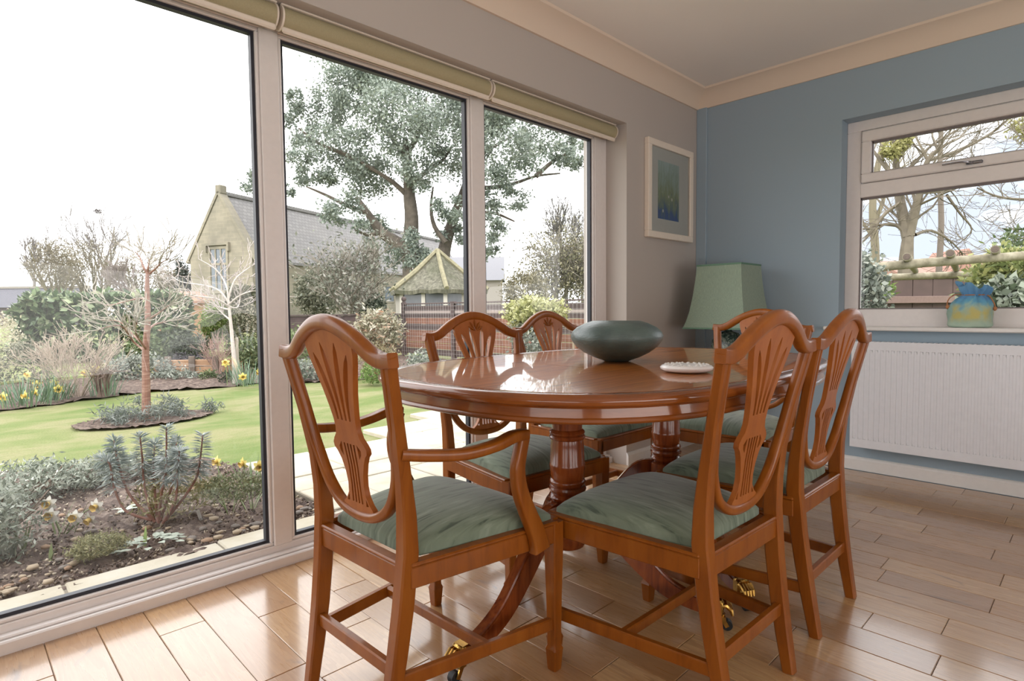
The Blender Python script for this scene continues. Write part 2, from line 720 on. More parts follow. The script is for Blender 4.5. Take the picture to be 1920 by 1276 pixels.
for a, b in PANES:
    z0, z1 = 0.068, 1.956
    bead = MB()
    for (p, q) in (((a, z0), (b, z0)), ((b, z0), (b, z1)), ((b, z1), (a, z1)), ((a, z1), (a, z0))):
        pass
    w_ = 0.012
    bead.box((a, YF + 0.006, z0), (b, YG + 0.012, z0 + w_), 0.003)
    bead.box((a, YF + 0.006, z1 - w_), (b, YG + 0.012, z1), 0.003)
    bead.box((a, YF + 0.006, z0 + w_), (a + w_, YG + 0.012, z1 - w_), 0.003)
    bead.box((b - w_, YF + 0.006, z0 + w_), (b, YG + 0.012, z1 - w_), 0.003)
    bead.build('glazing_bead', M['upvc'], window1, 0)
    gk = MB()
    a2, b2, z2, z3 = a + w_, b - w_, z0 + w_, z1 - w_
    g_ = 0.011
    ga, gb = YG - 0.012, YG + 0.012
    gk.box((a2, ga, z2), (b2, gb, z2 + g_))
    gk.box((a2, ga, z3 - g_), (b2, gb, z3))
    gk.box((a2, ga, z2 + g_), (a2 + g_, gb, z3 - g_))
    gk.box((b2 - g_, ga, z2 + g_), (b2, gb, z3 - g_))
    gk.build('gasket', M['gasket'], window1, 0)
    put('pane', MB().add([(a2, YG, z2), (b2, YG, z2), (b2, YG, z3), (a2, YG, z3)], [(0, 1, 2, 3)]).mesh('pane', 0), M['glass'], window1)

# ---- the small window in the blue wall
FX = 3.86
f2_ = MB()
f2_.box((FX, BY0, BZ0 - 0.01), (FX + 0.06, BY1, 0.925), 0.003)
f2_.box((FX, BY0, 1.955), (FX + 0.06, BY1, BZ1), 0.003)
f2_.box((FX, 1.036, .925), (FX + 0.06, BY1, 1.955), 0.003)
f2_.box((FX, BY0, .925), (FX + 0.06, BY0 + 0.08, 1.955), 0.003)
window2 = struct(f2_.build('window_2', M['upvc'], smooth=0))
MB().box((FX - .002, BY0 + .078, 1.572), (FX + 0.058, 1.038, 1.652), 0.004).build('transom', M['upvc'], window2, 0)
sash = MB()
s0, s1, q0, q1 = 1.655, 1.95, BY0 + 0.083, 1.033
sash.box((FX - 0.014, q0, s0), (FX + 0.05, q1, s0 + 0.052), 0.006)
sash.box((FX - 0.014, q0, s1 - 0.062), (FX + 0.05, q1, s1), 0.006)
sash.box((FX - 0.014, q0, s0 + 0.05), (FX + 0.05, q0 + 0.05, s1 - 0.06), 0.006)
sash.box((FX - 0.014, q1 - 0.05, s0 + 0.05), (FX + 0.05, q1, s1 - 0.06), 0.006)
sash = sash.build('sash', M['upvc'], window2, 0)
h = MB()
h.box((FX - 0.03, 0.475, 1.668), (FX - 0.012, 0.545, 1.684), 0.004)
h.sweep(catmull([(FX - 0.03, 0.52, 1.676), (FX - 0.052, 0.535, 1.678), (FX - 0.056, 0.57, 1.682), (FX - 0.05, 0.64, 1.682)], 4),
        [rr(0.016, 0.010, 0.004)] * 13, (0, 0, 1))
h.build('handle', M['chrome'], sash)
gk = MB()
for (a, b, z0, z1) in ((q0 + 0.05, q1 - 0.05, s0 + 0.052, s1 - 0.062), (BY0 + 0.08, 1.036, 0.925, 1.572)):
    gk.box((FX + 0.014, a, z0), (FX + 0.03, b, z0 + 0.006))
    gk.box((FX + 0.014, a, z1 - 0.012), (FX + 0.03, b, z1))
    gk.box((FX + 0.014, a, z0), (FX + 0.03, a + 0.006, z1))
    gk.box((FX + 0.014, b - 0.006, z0), (FX + 0.03, b, z1))
gk.build('gasket', plain('grey_gasket', srgb(120, 112, 112), 0.5), window2, 0)
for (a, b, z0, z1) in ((q0 + 0.05, q1 - 0.05, s0 + 0.052, s1 - 0.062), (BY0 + 0.08, 1.036, 0.925, 1.572)):
    put('pane', MB().add([(FX + 0.022, a, z0), (FX + 0.022, b, z0), (FX + 0.022, b, z1), (FX + 0.022, a, z1)], [(0, 1, 2, 3)]).mesh('pane', 0), M['glass'], window2)
MB().box((3.70, BY0 - 0.05, 0.806), (FX + 0.01, 1.175, 0.828), 0.005).build('sill', M['white_gloss'], window2, 0)

# ---- roller blinds, one to each pane
for (x0_, x1_, lab) in ((-0.10, 0.888, 'rolled-up olive roller blind over the leftmost big pane, its far end cut by the frame'),
                        (0.902, 1.892, 'rolled-up olive roller blind above the middle pane with the big tree'),
                        (1.904, 2.893, 'rolled-up olive roller blind ending beside the white reveal near the picture')):
    b = thing('roller_blind', lab, 'blind', ((x0_ + x1_) / 2, 2.092, 1.945), 0, 'roller blinds above the garden window')
    hl = (x1_ - x0_) / 2
    rot = Matrix.Rotation(PI / 2, 4, 'Y')
    MB().lathe([(0.0395, -hl + 0.006), (0.0395, hl - 0.006)], 28, (0, 0, 0.036), rot).build('roll', M['blind'], b)
    MB().lathe([(0.043, -0.003), (0.044, 0.003)], 24, (-hl + 0.003, 0, 0.036), rot).build('end_cap', M['blind_white'], b)
    MB().lathe([(0.044, -0.003), (0.043, 0.003)], 24, (hl - 0.003, 0, 0.036), rot).build('end_cap', M['blind_white'], b)
    MB().box((-hl + 0.004, -0.026, -0.020), (hl - 0.004, -0.012, 0.002), 0.005).build('bottom_bar', M['blind_white'], b, 30)
    MB().box((-hl, -0.03, 0.072), (hl, 0.03, 0.079), 0.002).build('bracket_rail', M['blind_white'], b, 0)

# ---- radiator
rad = thing('radiator', 'white ribbed panel radiator under the blue wall window', 'radiator', (3.69, 0.31, 0.152))
RL, RH = 1.40, 0.595
vs, fs = [], []
pit = 0.0257
nr = int(RL / pit)
prof = []
y = -RL / 2
zz = [0.0, 0.02, 0.046, 0.062, RH - 0.062, RH - 0.046, RH - 0.012, RH]
ys_ = []
yy = -RL / 2
pts = [(-RL / 2, 0)]
for i in range(nr):
    b0 = -RL / 2 + 0.008 + i * pit
    pts += [(b0 + 0.002, 0), (b0 + 0.006, 1), (b0 + 0.012, 1), (b0 + 0.016, 0)]
pts.append((RL / 2, 0))
for z in zz:
    deep = 1.0 if 0.06 < z < RH - 0.06 else 0.0
    for (yp, g) in pts:
        vs.append((-0.03 + 0.013 * g * deep, yp, z))
k = len(pts)
for i in range(len(zz) - 1):
    for a in range(k - 1):
        fs.append((i * k + a, i * k + a + 1, (i + 1) * k + a + 1, (i + 1) * k + a))
MB().add(vs, fs).build('front_panel', M['radiator'], rad, 20)
MB().box((-0.028, -RL / 2, 0), (0.03, RL / 2, RH - 0.004), 0.004).build('back_panel', M['radiator'], rad, 0)
g = MB()
for i in range(60):
    yy = -RL / 2 + 0.01 + i * (RL - 0.02) / 59
    g.box((-0.024, yy - 0.005, RH - 0.006), (0.026, yy + 0.005, RH + 0.001))
g.build('top_grille', M['radiator'], rad, 0)
MB().tube([(0.0, -RL / 2 - 0.03, -0.14), (0.0, -RL / 2 - 0.03, 0.03), (0.0, -RL / 2 + 0.01, 0.03)], 0.008, 8).build('pipe', M['radiator'], rad)
for sy in (-0.45, 0.45):
    MB().box((0.028, sy - 0.02, 0.1), (0.066, sy + 0.02, 0.16), 0.002).build('bracket', M['radiator'], rad, 0)

# ---- picture
pic = thing('framed_picture', 'white framed flower painting hung on the grey wall beside the window', 'picture', (3.375, YA - 0.001, 1.68))
PWd, PHt = 0.545, 0.60
f_ = MB()
for (x0_, x1_, z0, z1) in ((-PWd / 2, PWd / 2, PHt / 2 - 0.04, PHt / 2), (-PWd / 2, PWd / 2, -PHt / 2, -PHt / 2 + 0.04),
                           (-PWd / 2, -PWd / 2 + 0.04, -PHt / 2 + 0.04, PHt / 2 - 0.04), (PWd / 2 - 0.04, PWd / 2, -PHt / 2 + 0.04, PHt / 2 - 0.04)):
    f_.box((x0_, -0.032, z0), (x1_, 0, z1), 0.003)
f_.build('frame', plain('cream_frame', srgb(232, 220, 206), 0.45, var=0.02), pic, 0)
MB().box((-PWd / 2 + 0.035, -0.014, -PHt / 2 + 0.035), (PWd / 2 - 0.035, -0.004, PHt / 2 - 0.035)).build('mount', plain('mount_board', srgb(208, 208, 200), 0.8, var=0.01), pic, 0)
t = NT('flower_painting')
tcn = t.n('TexCoord')
sp = t.n('SeparateXYZ')
t.l(tcn.outputs['Generated'], sp.inputs[0])
nv = t.noise(t.coords('Object', (30, 1, 9)), 1.0, 5, 0.6, 0.8)
mixf = t.math('ADD', t.math('MULTIPLY', sp.outputs['Z'], 0.8), t.math('MULTIPLY', t.math('SUBTRACT', nv, 0.5), 0.9))
c = t.ramp(mixf, [(0.03, srgb(84, 108, 160)), (0.16, srgb(112, 132, 134)), (0.36, srgb(146, 158, 124)), (0.6, srgb(164, 184, 172)), (0.85, srgb(180, 200, 196))])
vor = t.n('TexVoronoi')
vor.inputs['Scale'].default_value = 1.0
t.l(t.coords('Object', (19, 1, 13)), vor.inputs['Vector'])
msk = t.math('MULTIPLY', t.ramp(vor.outputs['Distance'], [(0.10, (1, 1, 1, 1)), (0.17, (0, 0, 0, 1))]),
             t.ramp(t.noise(t.coords('Object', (6, 1, 5)), 1.0, 1), [(0.5, (0, 0, 0, 1)), (0.56, (1, 1, 1, 1))]))
c = t.mix(msk, c, srgb(214, 212, 205))
t.set(Base__Color=c, Roughness=0.6)
MB().box((-0.14, -0.0152, -0.175), (0.112, -0.012, 0.185)).build('painting', t.m, pic, 0)
put('glazing', MB().add([(-0.235, -0.022, -0.26), (0.235, -0.022, -0.26), (0.235, -0.022, 0.26), (-0.235, -0.022, 0.26)], [(0, 1, 2, 3)]).mesh('glazing', 0), M['glass'], pic)

# ---- corner table and lamp
st = thing('side_table', 'small dark wooden corner table under the green lamp', 'side table', (3.50, 1.66, 0))
MB().lathe([(0.2, 0.495), (0.215, 0.5), (0.215, 0.515), (0.205, 0.52)], 40).build('table_top', M['table_dark'], st)
MB().lathe([(0.03, 0.06), (0.035, 0.12), (0.022, 0.2), (0.03, 0.3), (0.02, 0.42), (0.05, 0.496)], 20).build('column', M['table_dark'], st)
for k in range(3):
    a = 2 * PI * k / 3 + 0.4
    pts = catmull([(0.02 * math.cos(a), 0.02 * math.sin(a), 0.13), (0.09 * math.cos(a), 0.09 * math.sin(a), 0.10), (0.17 * math.cos(a), 0.17 * math.sin(a), 0.015)], 4)
    MB().tube(pts, [0.018] * 5 + [0.015] * 4, 8).build('leg', M['table_dark'], st)
lamp = thing('table_lamp', 'table lamp with flared green shade and dark marbled base in the corner', 'lamp', (3.51, 1.66, 0.5205))
t = NT('marbled_glaze')
f = t.noise(t.coords(scale=(26, 26, 26)), 1.0, 5, 0.65, 2.0)
t.set(Base__Color=t.ramp(f, [(0.4, srgb(28, 42, 40)), (0.52, srgb(70, 88, 80)), (0.62, srgb(150, 156, 142)), (0.75, srgb(52, 66, 62))]), Roughness=0.25)
b = MB()
prof = [(0.05, 0), (0.062, 0.012), (0.075, 0.08), (0.08, 0.16), (0.074, 0.22), (0.05, 0.262), (0.022, 0.275), (0.014, 0.30)]
b.sweep([(0, 0, z) for _, z in prof], [rr(2 * r_, 2 * r_, 0.012) for r_, _ in prof], (0, 1, 0))
b.build('lamp_base', t.m, lamp)
MB().lathe([(0.012, 0.298), (0.012, 0.42)], 12).build('lamp_holder', M['brass'], lamp)
t = NT('green_silk_shade')
f = t.noise(t.coords(scale=(500, 500, 20)), 1.0, 3)
t.set(Base__Color=t.ramp(f, [(0.3, srgb(126, 144, 128)), (0.7, srgb(148, 164, 146))]), Roughness=0.8, Sheen__Weight=0.2)
t.bump(f, 0.15, 0.001)
vs, fs = [], []
sh = [(0.0, 0.20), (0.04, 0.187), (0.10, 0.172), (0.2, 0.157), (0.3, 0.146), (0.385, 0.140)]
for inner in (0, 1):
    for (z, hw) in (sh if not inner else sh[::-1]):
        hw = hw - 0.003 * inner
        for (sx, sy) in ((-1, -1), (1, -1), (1, 1), (-1, 1)):
            vs.append((sx * hw, sy * hw, 0.297 + z))
n_ = len(vs) // 4
for i in range(n_):
    j = (i + 1) % n_
    for a in range(4):
        b_ = (a + 1) % 4
        fs.append((i * 4 + a, i * 4 + b_, j * 4 + b_, j * 4 + a))
MB().add(vs, fs).build('lamp_shade', t.m, lamp, 20)
TRM = plain('shade_trim', srgb(96, 130, 110), 0.7)
for (z, hw) in ((0.297, 0.2005), (0.682, 0.1405)):
    tr_ = MB()
    cs = [(-hw, -hw, z), (hw, -hw, z), (hw, hw, z), (-hw, hw, z)]
    for i in range(4):
        tr_.bar(cs[i], cs[(i + 1) % 4], 0.004, 0.01)
    tr_.build('shade_trim', TRM, lamp, 0)
sup = MB()
for sx, sy in ((1, 1), (-1, -1), (1, -1), (-1, 1)):
    sup.tube([(0, 0, 0.42), (sx * 0.138, sy * 0.138, 0.678)], 0.002, 4)
sup.build('shade_carrier', M['brass'], lamp)
# ------------------------------------------------------------------ dining chairs
YB = [(0.0, -0.228), (0.1, -0.21), (0.2, -0.194), (0.3, -0.181), (0.42, -0.171), (0.5, -0.174), (0.58, -0.184), (0.7, -0.207), (0.85, -0.240), (0.94, -0.262)]


def yb(z):
    return lerp_table(YB, z)


POST = [(0.0, .163, .028, .030), (.1, .166, .031, .035), (.2, .170, .033, .039), (.3, .175, .034, .041), (.42, .181, .035, .041), (.5, .184, .033, .036),
        (.58, .190, .029, .030), (.7, .205, .026, .025), (.8, .219, .027, .024), (.85, .2265, .028, .024)]
CREST = [(0, 1), (.03, .97), (.06, .87), (.09, .72), (.12, .53), (.145, .33), (.165, .17), (.185, .06), (.205, .0), (.225, .01), (.243, .045)]


def crest_z(x):
    return 0.855 + 0.082 * lerp_table(CREST, abs(x))


def splat_mesh():
    cu = D.curves.new('splat_outline', 'CURVE')
    cu.dimensions = '2D'
    cu.fill_mode = 'BOTH'
    cu.extrude = 0.0065
    half = [(0.0, .915), (.03, .911), (.06, .902), (.085, .886), (.104, .868), (.1, .846), (.092, .822), (.081, .795), (.067, .76), (.055, .72), (.048, .69), (.0465, .67),
            (.052, .652), (.064, .640), (.0715, .629), (.0705, .618), (.060, .609), (.048, .590), (.038, .562), (.034, .535), (.0375, .51), (.050, .492), (.062, .483),
            (.0645, .474), (.056, .463), (.0, .455)]
    loop = half + [(-x, z) for x, z in half[-2:0:-1]]

    def poly(pts):
        s = cu.splines.new('POLY')
        s.points.add(len(pts) - 1)
        for p_, (x, z) in zip(s.points, pts):
            p_.co = (x, z, 0, 1)
        s.use_cyclic_u = True

    poly(loop)
    for sg in (-1, 1):
        for (xb_, xt, zt) in ((.0262, .073, .846), (.0087, .0315, .871)):
            L, Rr = [], []
            n = 9
            for i in range(n + 1):
                u = i / n
                z = .69 + (zt - .69) * u
                x = xb_ + (xt - xb_) * u ** 1.7
                hw = (.0040 + .0058 * math.sin(min(1, u * 1.12) ** 1.6 * PI * 0.78) * 1.0) if u < 0.98 else .0012
                if u == 0:
                    hw = .0038
                L.append((sg * (x - hw), z))
                Rr.append((sg * (x + hw), z))
            poly(L + Rr[::-1])
        for xs in (.006, .0185):
            zz_ = (.49, .535, .58, .634)
            wv = (1.08, .95, 1.0, 1.12)
            L = [(sg * (xs * k_ - .0033), z) for z, k_ in zip(zz_, wv)]
            Rr = [(sg * (xs * k_ + .0033), z) for z, k_ in zip(zz_, wv)]
            poly(L + Rr[::-1])
        poly([(sg * .033, .636), (sg * .047, .622), (sg * .045, .612), (sg * .034, .600)])
        poly([(sg * .036, .506), (sg * .047, .489), (sg * .036, .488)])
    o = D.objects.new('tmp', cu)
    COL.objects.link(o)
    dg = bpy.context.evaluated_depsgraph_get()
    me = D.meshes.new_from_object(o.evaluated_get(dg))
    D.objects.remove(o)
    D.curves.remove(cu)
    for v_ in me.vertices:
        x, z, d = v_.co
        v_.co = (x, yb(z) + d, z)
    me.name = 'splat'
    me.materials.clear()
    return me


def cushion_mesh(fw, rw, yf, yr_):
    n = 22
    tt = [math.sin(PI / 2 * (-1 + 2 * i / n)) for i in range(n + 1)]
    vs, fs = [], []
    for a in tt:
        y = yr_ + (yf - yr_) * (a + 1) / 2
        hw = rw + (fw - rw) * (a + 1) / 2
        for b in tt:
            e = max(0.0, (1 - abs(a) ** 5) * (1 - abs(b) ** 5)) ** 0.5
            dome = 1 - 0.35 * (a * a + b * b) / 2
            x = b * hw
            yy = y
            rx = 1 - 0.03 * (abs(a) ** 8) * (abs(b) ** 8)
            vs.append((x * rx, (yy - (yr_ + yf) / 2) * rx + (yr_ + yf) / 2, 0.396 + 0.012 * (e > 0) + 0.052 * e * dome))
    m_ = n + 1
    for i in range(n):
        for j in range(n):
            fs.append((i * m_ + j, i * m_ + j + 1, (i + 1) * m_ + j + 1, (i + 1) * m_ + j))
    return MB().add(vs, fs).mesh('seat_cushion', 60)


def make_chair(name, label, arms):
    ff = 0.247 if arms else 0.222      # half spacing of the front legs
    yfr = 0.240
    r_ = thing(name, label, 'chair')
    for s in (-1, 1):
        zs = [p[0] for p in POST]
        dense = sorted(set(zs + [0.05, 0.15, 0.25, 0.36, 0.46, 0.54, 0.64, 0.75]))
        pts, secs = [], []
        for z in dense:
            x = lerp_table([(p[0], p[1]) for p in POST], z)
            w_ = lerp_table([(p[0], p[2]) for p in POST], z)
            d_ = lerp_table([(p[0], p[3]) for p in POST], z)
            pts.append((s * x, yb(z), z))
            secs.append(rr(w_, d_, 0.004, 1))
        MB().sweep(pts, secs, (0, 1, 0)).build('leg', M['wood'], r_, 30)
    for s in (-1, 1):
        pts, secs = [], []
        for z, w_ in ((0.0, .026), (.004, .028), (.05, .034), (.056, .036), (.066, .0285), (.08, .028), (.2, .032), (.335, .038), (.395, .038)):
            pts.append((s * ff, yfr, z))
            secs.append(rr(w_, w_, 0.003, 1))
        MB().sweep(pts, secs, (0, 1, 0)).build('leg', M['wood'], r_, 30)
    # seat rails with a small bead along the upper edge
    zb, zt = 0.343, 0.398
    f0, f1 = Vector((-ff, yfr, 0)), Vector((ff, yfr, 0))
    r0, r1 = Vector((-.181, -.171, 0)), Vector((.181, -.171, 0))
    for (p, q, th) in ((f0, f1, .026), (r0, r1, .024), (r0 + Vector((0, .0, 0)), f0, .024), (r1, f1, .024)):
        d_ = (q - p).normalized()
        o_ = Vector((d_.y, -d_.x, 0))
        c_ = Vector((0, 0.02, 0))
        if (((p + q) / 2) - c_).dot(o_) < 0:
            o_ = -o_
        off_ = o_ * 0.006
        mb = MB()
        mb.bar(p + off_ + Vector((0, 0, (zb + zt) / 2 - 0.004)), q + off_ + Vector((0, 0, (zb + zt) / 2 - 0.004)), th, zt - zb - 0.008, bev=0.002)
        mb.bar(p + off_ + Vector((0, 0, zt - 0.003)), q + off_ + Vector((0, 0, zt - 0.003)), th + 0.004, 0.009, bev=0.003)
        mb.build('seat_rail', M['wood'], r_, 30)
    put('seat_cushion', cushion_mesh(ff + 0.003, .168, yfr + 0.002, -.150), M['fabric'], r_)
    # stretchers: two at the sides, one between them, one at the back
    sl = [(-.1665, yb(.13) + .005, .127), (-ff, yfr, .115)]
    for s in (-1, 1):
        MB().bar((s * .168, yb(.13), .135), (s * ff, yfr - .008, .126), .018, .032, bev=.003).build('stretcher', M['wood'], r_, 30)
    mx = .5 * (.168 + ff)
    MB().bar((-mx - .006, .035, .131), (mx + .006, .035, .131), .018, .028, bev=.003).build('stretcher', M['wood'], r_, 30)
    MB().bar((-.168, yb(.165), .160), (.168, yb(.165), .160), .018, .032, bev=.003).build('stretcher', M['wood'], r_, 30)
    # crest rail
    xs = [-.2405, -.234, -.225, -.215, -.205, -.195, -.185, -.175, -.165, -.155, -.145, -.132, -.12, -.105, -.09, -.075, -.06, -.045, -.03, -.015, 0]
    xs = xs + [-x for x in xs[-2::-1]]
    zsm = [crest_z(x) for x in xs]
    for _ in range(2):
        zsm = [zsm[0]] + [(zsm[i - 1] + 2 * zsm[i] + zsm[i + 1]) / 4 for i in range(1, len(zsm) - 1)] + [zsm[-1]]
    pts, secs = [], []
    for x, z in zip(xs, zsm):
        e_ = max(0.0, min(1.0, (abs(x) - .17) / .05))
        hgt = .036 - .005 * e_
        zc = z - hgt / 2
        pts.append((x, yb(zc) - .001, zc))
        secs.append(rr(hgt, .029 - .004 * e_, .011 - .008 * e_, 3))
    MB().sweep(pts, secs, (0, 1, 0)).build('crest_rail', M['wood'], r_, 42)
    # shield: inner moulding running down one post, round the bottom and up the other
    half = [(.214, .842), (.208, .79), (.199, .73), (.190, .67), (.178, .612), (.160, .56), (.134, .515), (.100, .484), (.055, .465), (0, .459)]
    line = catmull([(x, 0, z) for x, z in half] + [(-x, 0, z) for x, z in half[-2::-1]], 3)
    pts = [(p.x, yb(p.z), p.z) for p in line]
    MB().sweep(pts, [rr(.024, .027, .009, 3)] * len(pts), (0, 1, 0)).build('shield_frame', M['wood'], r_, 60)
    sp_ = put('splat', splat_mesh(), M['wood_flat'], r_)
    cv = MB()
    for ang, ln in ((-62, .04), (-34, .044), (0, .046), (34, .044), (62, .04)):
        a = R(ang)
        c0 = Vector((0, 0, .857))
        dirv = Vector((math.sin(a), 0, math.cos(a)))
        pts = [c0 + dirv * (ln * u) for u in (0.12, .4, .7, 1.0)]
        pts = [Vector((p.x, yb(p.z) + .0075, p.z)) for p in pts]
        cv.tube(pts, [.0015, .0045, .0058, .0016], 6)
    cv.build('carved_fan', M['wood'], sp_)
    if arms:
        for s in (-1, 1):
            ctl = [(s * .205, -.200, .642, .024, .024), (s * .222, -.14, .632, .030, .024), (s * .243, -.06, .624, .034, .024), (s * .256, .02, .630, .034, .024),
                   (s * .258, .08, .642, .033, .026), (s * .255, .125, .640, .032, .026)]
            line = catmull([c_[:3] for c_ in ctl], 4)
            secs = []
            for i in range(len(line)):
                u = i / (len(line) - 1) * (len(ctl) - 1)
                k_ = min(int(u), len(ctl) - 2)
                fr2 = u - k_
                wv = ctl[k_][3] * (1 - fr2) + ctl[k_ + 1][3] * fr2
                hv = ctl[k_][4] * (1 - fr2) + ctl[k_ + 1][4] * fr2
                secs.append(rr(wv, hv, .006, 2))
            MB().sweep(line, secs, (0, 0, 1)).build('arm', M['wood'], r_, 55)
            ctl = [(s * .255, .118, .636), (s * .256, .106, .60), (s * .257, .096, .56), (s * .258, .102, .51), (s * .259, .125, .455), (s * .261, .152, .40), (s * .262, .165, .36), (s * .262, .168, .345)]
            line = catmull(ctl, 3)
            wd = lambda u: .026 + .020 * u ** 1.5
            MB().sweep(line, [rr(.030 + .026 * (i / (len(line) - 1)) ** 1.6, .026, .005, 2) for i in range(len(line))], (1, 0, 0)).build('arm_support', M['wood'], r_, 55)
    return r_


CH_G = 'dining chairs around the table'
armchair = make_chair('carver_chair', 'carver armchair with shield back and curved arms at the near table end', True)
armchair['group'] = CH_G
armchair.location = (0.866, 1.231, 0)
armchair.rotation_euler.z = R(-88.4)
side = make_chair('dining_chair', 'armless shield-back chair beside the carver, its back to the camera', False)
side['group'] = CH_G
side.location = (1.372, 0.782, 0)
side.rotation_euler.z = R(-1.4)
for (x, y, a, lab) in ((1.912, 0.787, 0.1, 'armless shield-back chair nearest the white radiator'),
                       (1.523, 1.550, 175.5, 'shield-back chair by the window, just behind the carver chair arm'),
                       (2.170, 1.722, 179.5, 'shield-back chair by the window, just behind the green bowl'),
                       (2.625, 1.188, 90.6, 'shield-back chair at the far table end in front of the lamp')):
    c_ = copy_tree(side)
    c_['label'] = lab
    c_.location = (x, y, 0)
    c_.rotation_euler.z = R(a)

# ------------------------------------------------------------------ dining table
TX, TY, TA, TB = 1.658, 1.164, 0.824, 0.568
STR = 0.106


def outline(inset, n=22):
    """straight sided top with bowed ends"""
    a_, b_ = TA - STR, TB
    pts = []
    for q in range(2):
        sg = 1 if q == 0 else -1
        for i in range(n + 1):
            th = PI / 2 - PI * i / n
            ex = 2 / 2.66
            x = (a_) * abs(math.cos(th)) ** ex
            y = b_ * math.copysign(abs(math.sin(th)) ** ex, math.sin(th))
            pts.append((sg * (STR + x), sg * y))
    # inset along the normals
    out = []
    k_ = len(pts)
    for i in range(k_):
        p0, p1 = Vector(pts[i - 1]), Vector(pts[(i + 1) % k_])
        t_ = (p1 - p0).normalized()
        nrm = Vector((t_.y, -t_.x))
        p = Vector(pts[i])
        if nrm.dot(p) > 0:
            nrm = -nrm
        out.append(p + nrm * inset)
    return out


def ring_solid(profile):
    mb = MB()
    vs, fs = [], []
    k_ = None
    for (ins, z) in profile:
        o_ = outline(ins)
        k_ = len(o_)
        vs += [(p.x, p.y, z) for p in o_]
    m_ = len(profile)
    for i in range(m_):
        j = (i + 1) % m_
        for a in range(k_):
            b = (a + 1) % k_
            fs.append((i * k_ + a, i * k_ + b, j * k_ + b, j * k_ + a))
    return mb.add(vs, fs)


table = thing('dining_table', 'polished twin-pedestal mahogany dining table in the middle of the room', 'table', (TX, TY, 0), R(2.4))
ring_solid([(.048, .752), (.044, .7595), (.0395, .7602), (.038, .7585), (.036, .7585), (.033, .7605), (.016, .7605), (.006, .757), (.001, .750), (0, .744), (.003, .737), (.012, .733), (.014, .730), (.06, .730)]).build('table_rim', M['table_edge'], table, 40)
ring_solid([(.022, .7305), (.020, .709), (.016, .706), (.014, .701), (.016, .697), (.020, .695), (.042, .695), (.042, .7305)]).build('apron', M['table_edge'], table, 40)
inner = outline(.045)
xl = max(p.x for p in inner)
cuts = [-xl - 1, -0.235, 0.098, xl + 1]


def clip_x(poly, lo, hi):
    def cl(ps, val, keep):
        out = []
        for i in range(len(ps)):
            a, b = ps[i], ps[(i + 1) % len(ps)]
            ia, ib = keep(a.x), keep(b.x)
            if ia:
                out.append(a)
            if ia != ib:
                u = (val - a.x) / (b.x - a.x)
                out.append(a + (b - a) * u)
        return out
    ps = cl(poly, lo, lambda x: x >= lo)
    return cl(ps, hi, lambda x: x <= hi)


for a, b in zip(cuts, cuts[1:]):
    ps = clip_x(inner, a + .0006, b - .0006)
    k_ = len(ps)
    vs = [(p.x, p.y, .7597) for p in ps] + [(p.x, p.y, .732) for p in ps]
    fs = [tuple(range(k_))] + [tuple(range(2 * k_ - 1, k_ - 1, -1))] + [(i, (i + 1) % k_, k_ + (i + 1) % k_, k_ + i) for i in range(k_)]
    MB().add(vs, fs).build('table_leaf', M['table'], table, 0)
MB().box((-0.62, -0.05, .70), (0.62, 0.05, .731)).build('bearer', M['table_dark'], table, 0)
PROF = [(.03, .205), (.05, .215), (.062, .235), (.064, .30), (.060, .352), (.048, .356), (.054, .362), (.058, .370), (.054, .378), (.050, .381), (.056, .387), (.058, .394), (.056, .401), (.051, .404),
        (.055, .409), (.056, .415), (.054, .421), (.050, .425), (.053, .44), (.055, .462), (.055, .470), (.053, .474), (.051, .53), (.049, .545), (.054, .548), (.056, .553), (.054, .558), (.050, .560),
        (.053, .563), (.055, .568), (.052, .573), (.046, .577), (.047, .64), (.053, .69), (.058, .731)]
